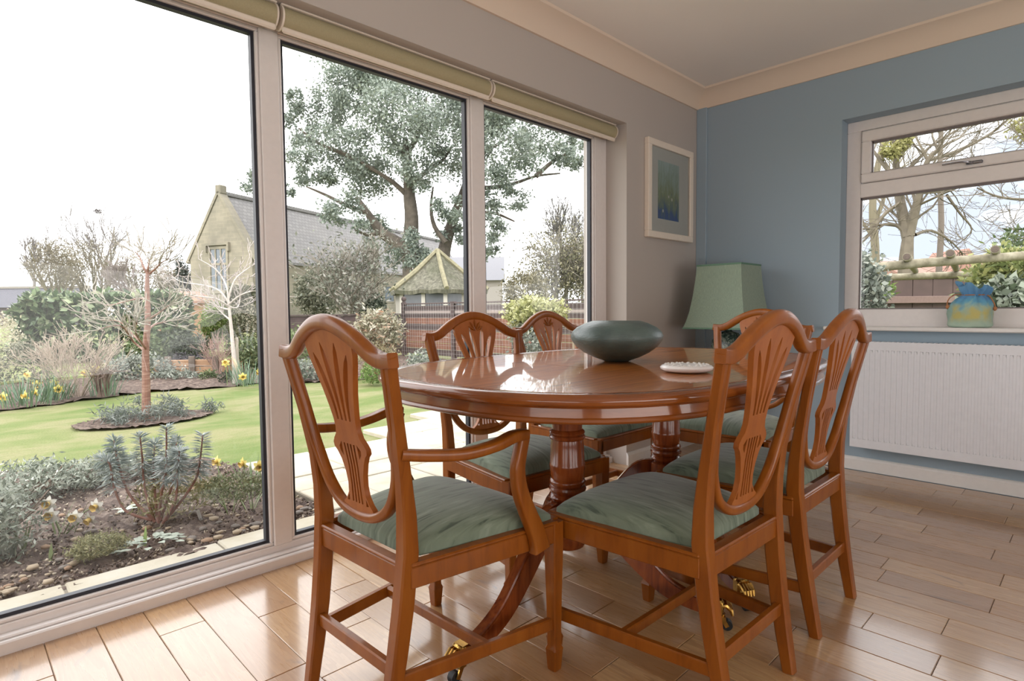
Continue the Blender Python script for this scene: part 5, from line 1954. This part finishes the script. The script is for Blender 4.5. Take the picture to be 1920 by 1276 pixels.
def pebble_mesh(k):
    bm = bmesh.new()
    bmesh.ops.create_icosphere(bm, subdivisions=1, radius=1)
    for v_ in bm.verts:
        v_.co *= random.uniform(.75, 1.12)
        v_.co.z *= .5
    me = D.meshes.new('pebble')
    bm.to_mesh(me)
    bm.free()
    me.polygons.foreach_set('use_smooth', [True] * len(me.polygons))
    me.materials.append(STONE[k])
    return me


PB = [pebble_mesh(k) for k in range(3)]
PLAB = ['buff pebble lying on the dark soil of the flower bed', 'grey pebble lying on the dark soil of the flower bed', 'tan pebble lying on the dark soil of the flower bed']
PGRP = ['buff pebbles on the flower bed', 'grey pebbles on the flower bed', 'tan pebbles on the flower bed']
npb = 0
while npb < 110:
    x = random.uniform(.05, 1.42)
    y = 2.90 + random.random() ** 1.8 * 1.0
    k = random.choice((0, 0, 1, 2))
    o = put('pebble', PB[k])
    sz = random.uniform(.011, .028)
    o.location = (x, y, G + .006)
    o.scale = (sz * random.uniform(.8, 1.4), sz, sz)
    o.rotation_euler.z = random.uniform(0, 6.3)
    tag(o, PLAB[k], 'pebble', PGRP[k])
    npb += 1
V, Fc = [], []
tet = np.array([(1, 0, 0), (-.5, .8, 0), (-.5, -.8, 0), (0, 0, .8)], float)
n = 7000
P = np.stack([rng.uniform(-1.6, 1.44, n), 2.88 + rng.uniform(0, 1, n) ** 1.4 * 1.9, np.full(n, G - .002)], 1)
P = P[bed_in(P[:, 0], P[:, 1])]
n = len(P)
Rm = rand_rot(n)
V = np.einsum('nij,kj->nki', Rm, tet) * rng.uniform(.004, .015, n)[:, None, None] + P[:, None, :]
Fc = (np.arange(n)[:, None, None] * 4 + np.array([(0, 1, 3), (1, 2, 3), (2, 0, 3), (0, 2, 1)])[None]).reshape(-1, 3)
gm = leafmat('gravel_mix', [(0, srgb(74, 60, 54)), (.45, srgb(122, 102, 90)), (.75, srgb(178, 156, 130)), (1, srgb(220, 202, 174))], .9, 0.0)
go = big_mesh('gravel', V.reshape(-1, 3), Fc, gm)
tag(go, 'fine gravel and bark chips scattered over the dark flower bed', 'gravel', kind='stuff')


def blade(mb, base, d, L, w, droop=.3, n=5):
    """one flat strap leaf"""
    d = Vector(d).normalized()
    sd = d.cross(Vector((0, 0, 1)))
    if sd.length < .05:
        sd = Vector((1, 0, 0))
    sd.normalize()
    p = Vector(base)
    vs = []
    for i in range(n + 1):
        u = i / n
        ww = w * (1 - u ** 2.2) * (.7 + .6 * u if u < .5 else 1.0) + .0004
        vs += [p - sd * ww / 2, p + sd * ww / 2]
        d = (d + Vector((0, 0, -droop / n * (.4 + 1.6 * u)))).normalized()
        p = p + d * (L / n)
    mb.add(vs, [(2 * i, 2 * i + 1, 2 * i + 3, 2 * i + 2) for i in range(n)])


def daffodil(label, base, head, white, s=1.0, group=None, face=None, cat='flower'):
    base, head = Vector(base), Vector(head)
    th = thing('daffodil', label, cat, base, 0, group)
    h_ = head - base
    tubes('stem', [(catmull([Vector((0, 0, 0)), h_ * .55 + Vector((0, 0, h_.length * .1)), h_], 3), [.0028 * s] * 7)], DSTEM, th, 5)
    fc = Vector(face) if face else Vector((-_f.x + random.uniform(-.6, .6), -_f.y + random.uniform(-.6, .6), random.uniform(-.3, .3)))
    fc.normalize()
    q = fc.to_track_quat('Z', 'Y').to_matrix().to_4x4()
    mt = Matrix.Translation(h_) @ q
    mb = MB()
    for k in range(6):
        a = k * PI / 3
        L, w = .034 * s, .024 * s
        loc_ = [(0, 0, 0), (w * .5, L * .45, .004 * s), (w * .3, L * .8, .0), (0, L, -.004 * s), (-w * .3, L * .8, 0), (-w * .5, L * .45, .004 * s)]
        rot = Matrix.Rotation(a, 4, 'Z')
        mb.add([mt @ (rot @ Vector(p)) for p in loc_], [(0, 1, 2, 3, 4, 5)])
    mb.build('petals', DWHITE if white else DYELLOW, th, 0)
    cm = MB()
    vs, fs = [], []
    for i, (r_, z) in enumerate(((.006, 0), (.010, .008), (.0115, .018), (.015, .023))):
        for k in range(10):
            a = 2 * PI * k / 10
            rr_ = r_ * s * (1 + (.12 * (k % 2) if i == 3 else 0))
            vs.append(mt @ Vector((rr_ * math.cos(a), rr_ * math.sin(a), z * s)))
    for i in range(3):
        for k in range(10):
            fs.append((i * 10 + k, i * 10 + (k + 1) % 10, (i + 1) * 10 + (k + 1) % 10, (i + 1) * 10 + k))
    cm.add(vs, fs).build('trumpet', DGOLD, th, 40)
    return th


DSTEM = plain('daffodil_stem', srgb(132, 152, 84), .6)
DWHITE = plain('white_petals', srgb(236, 236, 228), .7, var=.02)
DYELLOW = plain('yellow_petals', srgb(238, 218, 70), .7, var=.03)
DGOLD = plain('golden_trumpet', srgb(240, 196, 40), .6, var=.04)
wb = Vector((.42, 3.42, G))
dW = (wb - Vector((0, 0, CAM_H))).dot(_f)
for (px, py, lab) in ((92, 944, 'white daffodil with small cup, highest of the white clump'), (96, 966, 'white daffodil with orange-yellow trumpet below the highest one'), (141, 970, 'white daffodil with yellow trumpet in the middle of the white clump'),
                      (182, 948, 'white daffodil with pale cup leaning right over the soil'), (170, 972, 'white daffodil with deep yellow trumpet hanging lowest on the right')):
    daffodil(lab, gp(118 + (px - 130) * .15, 1000), at(px, py, dW + random.uniform(-.05, .05)), True, 1.15, 'white daffodils in the near bed')
dl = thing('daffodil_leaves', 'few upright strap leaves of the white daffodils', 'plant', gp(125, 1000))
for k in range(7):
    mb = MB()
    blade(mb, (random.uniform(-.05, .05), random.uniform(-.05, .05), 0), (random.gauss(0, .35), random.gauss(0, .35), 1), random.uniform(.10, .2), .011, .3)
    mb.build('leaf', DSTEM, dl, 0)
DLV = plain('bluish_strap_leaf', srgb(116, 150, 118), .6, var=.15)


def clump(label, base, n, h, r, mat=DLV, name='daffodil_clump', w=.014, lean=.35, droop=.3, stuff=True):
    th = thing(name, label, 'plant', base)
    mb = MB()
    for k in range(n):
        a = random.uniform(0, 2 * PI)
        rr_ = r * random.random() ** .5
        blade(mb, (rr_ * math.cos(a), rr_ * math.sin(a), 0), (lean * math.cos(a) + random.gauss(0, .15), lean * math.sin(a) + random.gauss(0, .15), 1), h * random.uniform(.6, 1.1), w, droop)
    o = mb.build('leaves', mat, th, 0)
    if stuff:
        o['kind'] = 'stuff'
    return th


clump('broad clump of bluish daffodil leaves at the far left of the border', gp(50, 757), 110, .36, .38)
clump('clump of bluish daffodil leaves below the beige twig shrub', gp(100, 748), 70, .33, .22)
clump('clump of daffodil leaves to the left of the silver shrub', gp(198, 741), 60, .34, .16)
clump('clump of daffodil leaves at the lawn edge beside the mullion', gp(468, 720), 90, .40, .26)
for (px, py, lab) in ((52, 702, 'yellow daffodil standing highest at the left of the far border'), (49, 741, 'large yellow daffodil lowest in the left clump'), (70, 721, 'yellow daffodil in the middle of the left clump'),
                      (110, 729, 'yellow daffodil at the right end of the left clump'), (68, 735, 'small yellow daffodil just above the lowest large one'), (6, 744, 'yellow daffodil at the very left edge of the window view'),
                      (102, 719, 'small yellow daffodil above the right end of the left clump'), (159, 699, 'small yellow daffodil in front of the beige twigs'), (180, 690, 'yellow daffodil highest beside the beige twig shrub'),
                      (176, 702, 'yellow daffodil under the highest one by the beige twigs'), (423, 680, 'single yellow daffodil under the white-barked tree'), (455, 706, 'yellow daffodil at the foot of the slanting stake'), (487, 697, 'pale yellow daffodil next to the window mullion')):
    f0 = gp(px + random.uniform(-4, 4), max(py + 22, 724) if px < 300 else max(py + 20, 722))
    dd = (f0 - Vector((0, 0, CAM_H))).dot(_f)
    daffodil(lab, f0, at(px, py, dd), False, 1.9, 'yellow daffodils along the far border')
for (px, py, lab) in ((408, 865, 'bright yellow daffodil at the near lawn corner beside the patio'), (457, 868, 'yellow daffodil just left of the window mullion, low'), (487, 874, 'small yellow daffodil closest to the window mullion in the near bed')):
    f0 = gp(px + 4, py + 42)
    dd = (f0 - Vector((0, 0, CAM_H))).dot(_f)
    daffodil(lab, f0, at(px, py, dd), False, 1.2, 'yellow daffodils in the near bed')
clump('thin green grass tuft left of the mullion in the near bed', gp(432, 962), 9, .22, .03, plain('grass_blade', srgb(136, 156, 88), .6), 'grass_tuft', .006, .5, .9, False)
clump('wider green grass tuft close to the window mullion', gp(470, 955), 12, .22, .04, plain('grass_blade_b', srgb(140, 160, 96), .6), 'grass_tuft', .006, .6, .9, False)
clump('bluish drooping strap leaves at the left photo edge of the bed', gp(18, 1038), 16, .20, .05, plain('grey_blue_blade', srgb(160, 178, 160), .6), 'snowdrop_clump', .011, .8, .9, False)
clump('upright yellowish shoots beside the drooping strap leaves', gp(42, 1030), 4, .13, .01, DSTEM, 'shoot', .014, .2, .1, False)
clump('pair of fresh green shoots on the bare soil', gp(92, 1048), 3, .07, .01, DSTEM, 'shoot', .016, .2, .1, False)
clump('daffodil foliage among the grey shrubs, right half of the near bed', gp(470, 918), 22, .2, .12, plain('fresh_blade', srgb(120, 150, 84), .6), 'daffodil_clump', .011, .4, .4)
hedge('thyme_patch', 'olive low spreading herb in front of the grass tufts at the bed corner', 'plant', 440, 912, 2.95, .16, .14, .07, 1500, .02, leafmat('thyme_leaves', [(0, srgb(92, 104, 60)), (1, srgb(150, 156, 104))]), .35, box=False)

# grey-leaved shrubs at the left of the bed
LAV = leafmat('grey_shrub_leaves', [(0, srgb(116, 130, 112)), (.5, srgb(170, 182, 160)), (1, srgb(232, 240, 224))], .5)
for (x, y, rx, ry, rz, n, lab) in ((.06, 3.46, .27, .28, .20, 4200, 'large grey-leaved shrub cut by the left photo edge in the near bed'), (.28, 4.30, .34, .28, .125, 3000, 'grey-leaved mound behind the white daffodils'),
                                   (.68, 4.45, .28, .24, .10, 2200, 'lower grey-leaved mound nearer the blue spurge')):
    th = thing('grey_shrub', lab, 'shrub', (x, y, G))
    P = blob_points((0, 0, rz * .75), (rx, ry, rz), n, 60, .22, .5)
    P = P[P[:, 2] > .0]
    leaf_cloud('foliage', P, .034, .3, LAV, th)
    out = []
    for k in range(34):
        a = random.uniform(0, 2 * PI)
        u = random.uniform(.3, 1)
        out.append((catmull([Vector((0, 0, .01)), Vector((rx * u * .5 * math.cos(a), ry * u * .5 * math.sin(a), rz * .45)), Vector((rx * u * math.cos(a), ry * u * math.sin(a), rz * random.uniform(.6, 1.3)))], 3), [.004] * 7))
    tubes('stems', out, plain('brown_stem', srgb(132, 112, 92), .8), th, 3, 0, True)
mo = hedge('moss_mound', 'flat mossy olive cushion plant on the gravel', 'plant', 186, 1021, 2.54, .105, .09, .045, 2600, .016, leafmat('moss_leaves', [(0, srgb(124, 126, 70)), (.6, srgb(168, 168, 104)), (1, srgb(206, 198, 136))]), .3, box=False)
# grey rosette with separate leaves
ro = thing('grey_rosette_plant', 'grey-white leafy rosette near the stone edging, one green shoot above', 'plant', gp(288, 1030))
ROSE = plain('grey_white_leaf', srgb(176, 188, 168), .7, var=.15, nscale=60)
for k in range(46):
    a = random.uniform(0, 2 * PI)
    r_ = .012 + .085 * math.sqrt(random.random())
    mb = MB()
    d_ = Vector((math.cos(a), math.sin(a), random.uniform(-.1, .5))).normalized()
    sd = Vector((-math.sin(a), math.cos(a), 0))
    c0 = Vector((r_ * math.cos(a) * 1.2, r_ * math.sin(a) * .8, .015 + .03 * (1 - r_ / .13) + random.uniform(0, .01)))
    Ln, Wd = random.uniform(.036, .054), random.uniform(.026, .034)
    vs = [c0, c0 + d_ * Ln * .35 + sd * Wd / 2, c0 + d_ * Ln * .75 + sd * Wd * .36 + Vector((0, 0, -.003)), c0 + d_ * Ln + Vector((0, 0, -.008)), c0 + d_ * Ln * .75 - sd * Wd * .36 + Vector((0, 0, -.003)), c0 + d_ * Ln * .35 - sd * Wd / 2, c0 + d_ * Ln * .5 + Vector((0, 0, -.004))]
    mb.add(vs, [(0, 1, 6), (1, 2, 6), (2, 3, 6), (3, 4, 6), (4, 5, 6), (5, 0, 6)])
    mb.build('leaf', ROSE, ro, 0)
mb = MB()
blade(mb, (-.03, .02, .02), (.1, .05, 1), .09, .026, .1)
mb.build('shoot', plain('lime_shoot', srgb(150, 184, 80), .6), ro, 0)
r2 = thing('pale_rosette_plant', 'small pale rosette at the foot of the blue spurge', 'plant', gp(238, 958))
for k in range(9):
    a = random.uniform(0, 2 * PI)
    mb = MB()
    blade(mb, (0, 0, .01), (math.cos(a), math.sin(a), .35), .075, .03, .5)
    mb.build('leaf', ROSE, r2, 0)
tg = thing('plant_tag', 'small white plastic plant tag stuck in the soil', 'tag', gp(376, 972))
MB().box((-.008, -.001, -.01), (.008, .001, .05), .0005, Matrix.Rotation(-.25, 4, 'Y')).build('tag_blade', plain('white_tag', srgb(240, 240, 236), .5), tg, 0)

# blue-grey spurge with arching stems
sb = gp(295, 985)
dS = (sb - Vector((0, 0, CAM_H))).dot(_f)
spurge = thing('spurge_plant', 'bushy blue-grey spurge with bottlebrush stems in the middle of the near bed', 'plant', sb)
SPL = leafmat('spurge_leaves', [(0, srgb(140, 162, 154)), (.5, srgb(192, 206, 202)), (.85, srgb(238, 244, 242)), (1, srgb(150, 160, 96))], .5)
SST = plain('reddish_stem', srgb(150, 96, 76), .7, var=.2, nscale=30)


def SP(px, py, dd=0):
    return at(px, py, dS + dd) - sb


STM = [([(285, 975), (240, 960), (222, 935), (211, 900), (205, 868), (190, 862)], 0, .5), ([(290, 978), (278, 940), (270, 905), (267, 860), (262, 815)], .05, .48), ([(298, 980), (302, 930), (310, 890), (312, 850), (312, 800)], -.03, .40),
       ([(305, 980), (328, 940), (332, 905), (334, 870), (336, 845)], -.05, .5), ([(310, 975), (350, 925), (370, 890), (376, 855), (380, 815)], .08, .5), ([(292, 978), (245, 930), (225, 880), (218, 850), (214, 825)], .15, .5),
       ([(296, 978), (290, 920), (288, 870), (290, 830)], .2, .5), ([(300, 976), (325, 900), (330, 860), (330, 825)], .25, .5)]
for pts, dd, st_ in STM:
    line = catmull([SP(x, y_, dd * i / len(pts)) for i, (x, y_) in enumerate(pts)], 6)
    o = tubes('stem', [(line, [.0075 - .004 * i / len(line) for i in range(len(line))])], SST, spurge, 7)
    n = 230
    i0 = int(len(line) * st_)
    V = []
    W = []
    for k in range(n):
        u = i0 + (len(line) - 1 - i0) * random.random() ** .85
        i = min(int(u), len(line) - 2)
        p = line[i].lerp(line[i + 1], u - i)
        t_ = (line[i + 1] - line[i]).normalized()
        a = t_.orthogonal().normalized()
        a = Matrix.Rotation(random.uniform(0, 2 * PI), 3, t_) @ a
        up_ = (u - i0) / (len(line) - 1 - i0)
        d_ = (a + t_ * (-.15 + .9 * up_ ** 3)).normalized()
        L = random.uniform(.06, .092) * (1 - .35 * up_)
        sd = d_.cross(t_).normalized() * .0042
        q = p + d_ * L + Vector((0, 0, -.006))
        mid = p + d_ * L * .55
        V += [tuple(p), tuple(mid + sd), tuple(q), tuple(mid - sd)]
    lo = big_mesh('leaves', np.array(V), np.arange(4 * n).reshape(n, 4), SPL, o)
    lo['kind'] = 'stuff'
hedge('spurge_undergrowth', 'yellowish low growth round the foot of the blue spurge', 'plant', 330, 925, dS + .12, .22, .18, .10, 900, .035, leafmat('yellowed_leaves', [(0, srgb(140, 136, 74)), (1, srgb(186, 176, 112))]), .25, box=False)

# ------------------------------------------------------------------ beyond the blue wall: pergola, fence, trees
PD = 6.6
LOGM = NT('mossy_log')
f = LOGM.noise(LOGM.coords(scale=(9, 9, 9)), 1.0, 5, .6)
LOGM.set(Base__Color=LOGM.ramp(f, [(.3, srgb(122, 112, 84)), (.55, srgb(162, 152, 122)), (.75, srgb(186, 178, 152))]), Roughness=.9)
LOGM.bump(f, .6, .01)
LOG = LOGM.m
ENDC = plain('log_end', srgb(110, 92, 80), .9, var=.2, nscale=60)
pg0 = at(1760, 600, PD)
perg = thing('pergola', 'rustic mossy log pergola outside the blue wall window', 'pergola', (pg0.x, pg0.y, G))


def PG(px, py, d_):
    return at(px, py, d_) - Vector((pg0.x, pg0.y, G))


fa, fbn = PG(1600, 505, PD), PG(1990, 473, PD + .2)
ra, rb = PG(1600, 522, PD + 2.2), PG(1990, 504, PD + 2.4)
MB().tube([fa, fa.lerp(fbn, .33) + Vector((0, 0, .01)), fa.lerp(fbn, .66), fbn], [.05, .052, .049, .052], 12).build('beam', LOG, perg)
MB().tube([ra, ra.lerp(rb, .5) - Vector((0, 0, .015)), rb], [.05, .052, .05], 12).build('beam', LOG, perg)
for u in (.07, .255, .46, .675, .9):
    a = fa.lerp(fbn, u) + Vector((0, 0, .075))
    b = ra.lerp(rb, u * .95 + .05) + Vector((0, 0, .075))
    d_ = (b - a).normalized()
    lg = MB().tube([a - d_ * .28, a + d_ * .6, b + d_ * .15], [.045, .046, .042], 10).build('rafter', LOG, perg)
    MB().lathe([(.036, 0), (.034, .006), (.002, .007)], 12, (0, 0, 0), Matrix.Translation(a - d_ * .281) @ (-d_).to_track_quat('Z', 'Y').to_matrix().to_4x4()).build('log_end', ENDC, lg)
for (p, d_) in ((fa.lerp(fbn, .02), 0), (fa.lerp(fbn, .98), 0), (ra.lerp(rb, .03), 0), (ra.lerp(rb, .97), 0)):
    MB().tube([Vector((p.x, p.y, 0)), Vector((p.x, p.y, p.z - .04))], .055, 10).build('post', LOG, perg)
fd = 10.2
q0, q1 = at(1560, 600, fd), at(2010, 600, fd)
dv = Vector((q1.x - q0.x, q1.y - q0.y, 0))
bf = thing('boundary_fence', 'dark red-brown boarded fence behind the log pergola', 'fence', (q0.x, q0.y, G), math.atan2(dv.y, dv.x))
FL = dv.length
fh_ = at(1700, 523, fd).z - G
FB = plain('dark_red_fence', srgb(98, 76, 70), .85, var=.15, nscale=6)
nb_ = 12
for i in range(nb_):
    MB().box((i * FL / nb_ + .006, 0, .05), ((i + 1) * FL / nb_ - .006, .025, fh_), .003).build('board', FB, bf, 0)
MB().box((0, -.09, fh_ - .42), (FL, 0, fh_ - .30), .005).build('rail', plain('lighter_rail', srgb(142, 112, 102), .8, var=.1), bf, 0)
MB().box((0, -.02, fh_), (FL, .05, fh_ + .03), .003).build('capping', FB, bf, 0)
for k in range(4):
    MB().box((k * FL / 3 - .05, .03, 0), (k * FL / 3 + .05, .12, fh_), .004).build('post', FB, bf, 0)
# foliage seen through the small window
hedge('choisya_bush', 'bright yellow-green bush at the right of the small window, behind the cloth bag', 'shrub', 1905, 525, 7.6, .55, .5, .42, 3400, .10, leafmat('choisya_leaves', [(0, srgb(104, 124, 50)), (.5, srgb(158, 172, 82)), (1, srgb(210, 206, 120))]), .45, box=False)
hedge('ivy_bush', 'dark and light green ivy growth beside the cloth bag', 'shrub', 1905, 572, 5.6, .48, .35, .24, 3000, .085, leafmat('ivy_leaves', [(0, srgb(54, 66, 46)), (.5, srgb(100, 118, 84)), (1, srgb(196, 206, 180))], .3), .7, box=False)
hedge('fern_tree', 'dark feathery branch tip at the right edge of the small window', 'tree', 1930, 455, 8.5, .32, .4, .22, 700, .10, MIDG, .35, box=False)
pale_ivy = hedge('pale_ivy', 'pale grey-green ivy at the left edge of the small window', 'shrub', 1618, 585, 6.2, .17, .25, .62, 2600, .06, SILV, .7, box=False)
stems(pale_ivy, 12, 1.1, .16, .008, BARK)
hedge('small_green_sprig', 'bright green leafy sprig by the fence at the left of the small window', 'plant', 1652, 545, 6.9, .11, .12, .10, 130, .11, leafmat('lime_leaves', [(0, srgb(110, 150, 40)), (1, srgb(168, 196, 84))]), .4, box=False)


def win_tree(label, D_, trunk, branches, trad, mat, twn=3, twl=1.6, name='bare_tree', lv=2):
    th = thing(name, label, 'tree', (at(trunk[0][0], 600, D_).x, at(trunk[0][0], 600, D_).y, G))
    o_ = th.location
    W = lambda p, dd=0: at(p[0], p[1], D_ + dd) - o_
    tp = [Vector((0, 0, 0))] + [W(p) for p in trunk]
    pp = catmull(tp, 4)
    tubes('trunk', [(pp, [trad * (1 - .45 * i / (len(pp) - 1)) for i in range(len(pp))])], mat, th, 9)
    tw = []
    for b_, r_ in branches:
        dd = random.uniform(-1.2, 1.2)
        pp = catmull([W(p, dd * i / len(b_)) for i, p in enumerate(b_)], 4)
        tubes('branch', [(pp, [r_ * (1 - .7 * i / (len(pp) - 1)) for i in range(len(pp))])], mat, th, 6)
        for k in range(twn * len(b_)):
            i = random.randrange(2, len(pp))
            d_ = (pp[i] - pp[i - 1]).normalized()
            o2 = []
            grow(pp[i], d_ + Vector((random.gauss(0, .6), random.gauss(0, .6), random.gauss(.15, .45))), twl * random.uniform(.4, 1.1), r_ * .3, lv, o2, .6, .12, 3, .62, .14, .4)
            tw += [(p, r2) for _, p, r2 in o2]
    tubes('twigs', tw, mat, th, 3, .006, True)
    return th


LB = plain('lichened_bark', srgb(124, 112, 92), .9, var=.2, nscale=5)
win_tree('bare tree with forked pale trunk in the middle of the small window', 16.5, [(1698, 520), (1700, 470), (1703, 440)],
         [([(1703, 445), (1692, 400), (1684, 350), (1680, 290), (1690, 240)], .17), ([(1703, 445), (1716, 395), (1725, 360), (1740, 300), (1775, 270)], .14), ([(1700, 445), (1685, 425), (1660, 420), (1620, 430)], .07),
          ([(1725, 360), (1780, 355), (1830, 330), (1900, 310)], .07), ([(1716, 440), (1745, 432), (1780, 450), (1805, 475)], .05), ([(1690, 380), (1660, 400), (1630, 440), (1600, 470)], .07), ([(1684, 340), (1650, 300), (1630, 270)], .08),
          ([(1740, 300), (1790, 285), (1850, 255), (1890, 225)], .07), ([(1775, 365), (1800, 400), (1822, 430), (1800, 455)], .04), ([(1690, 330), (1720, 300), (1750, 270), (1800, 240)], .06)], .24, LB, 3, 1.5)
win_tree('straight pale trunk rising behind the left of the small window', 20, [(1641, 500), (1640, 450), (1636, 390), (1642, 330), (1660, 250), (1665, 200)],
         [([(1638, 420), (1655, 380), (1665, 340), (1690, 300)], .08), ([(1640, 450), (1620, 420), (1605, 400)], .07), ([(1642, 330), (1625, 290), (1612, 260)], .07)], .15, plain('yellow_grey_bark', srgb(146, 134, 104), .9), 3, 1.4)
win_tree('slim bare trunk just right of the forked tree, upper pane', 22, [(1760, 520), (1765, 420), (1762, 330), (1765, 230), (1768, 180)],
         [([(1763, 300), (1790, 290), (1830, 262)], .06), ([(1765, 250), (1740, 230), (1720, 200)], .05)], .12, plain('brown_slim_bark', srgb(124, 110, 98), .9), 3, 1.3)
win_tree('overhanging bare branch from a tree beyond the right of the small window', 12.6, [(2030, 480), (2040, 380), (2035, 300)],
         [([(2035, 350), (1980, 372), (1920, 374), (1870, 368), (1832, 352)], .05), ([(2035, 380), (1960, 430), (1890, 455), (1850, 475)], .035), ([(2036, 330), (1980, 300), (1930, 262)], .05), ([(2036, 420), (1990, 470), (1940, 480)], .04)], .13, LB, 2, .8)
MIST = leafmat('mistletoe_leaves', [(0, srgb(150, 150, 60)), (1, srgb(200, 194, 104))])
for (px, py, r_, lab) in ((1672, 278, .30, 'yellow-green mistletoe ball at the upper left of the small window'), (1695, 268, .22, 'smaller mistletoe ball beside the larger one'), (1924, 240, .40, 'mistletoe ball at the right edge of the small window')):
    c_ = at(px, py, 16.5)
    th = thing('mistletoe', lab, 'plant', c_)
    leaf_cloud('foliage', blob_points((0, 0, 0), (r_, r_, r_), 500, 14, .35, .2), .14, .35, MIST, th)
hs = thing('red_roof_house', 'red-tiled house roofs far behind the log pergola', 'building', at(1810, 600, 42).to_2d().to_3d() + Vector((0, 0, G)), math.atan2(_r.y, _r.x))
RT = plain('red_clay_tiles', srgb(176, 124, 104), .9, var=.12, nscale=4)
zr = at(1800, 482, 42).z - G
ze = at(1800, 512, 42).z - G
MB().box((-4.8, 0, 0), (4.4, 6, ze)).build('house_wall', plain('house_brick', srgb(170, 140, 124), .9), hs, 0)
MB().add([(-5, -.4, ze), (4.6, -.4, ze), (4.6, 3, zr), (-5, 3, zr), (-5, 6.4, ze), (4.6, 6.4, ze)], [(0, 1, 2, 3), (3, 2, 5, 4), (0, 3, 4), (1, 5, 2)]).build('house_roof', RT, hs, 0)
gx = at(1797, 470, 42) - hs.location
MB().add([(-1.7, -.6, ze), (1.0, -.6, ze), (-.35, -.6, zr + .55), (-1.7, 3, ze), (1.0, 3, ze), (-.35, 3, zr + .55)],
         [(0, 1, 2), (0, 2, 5, 3), (1, 4, 5, 2), (3, 5, 4)]).build('gable_dormer', RT, hs, 0)
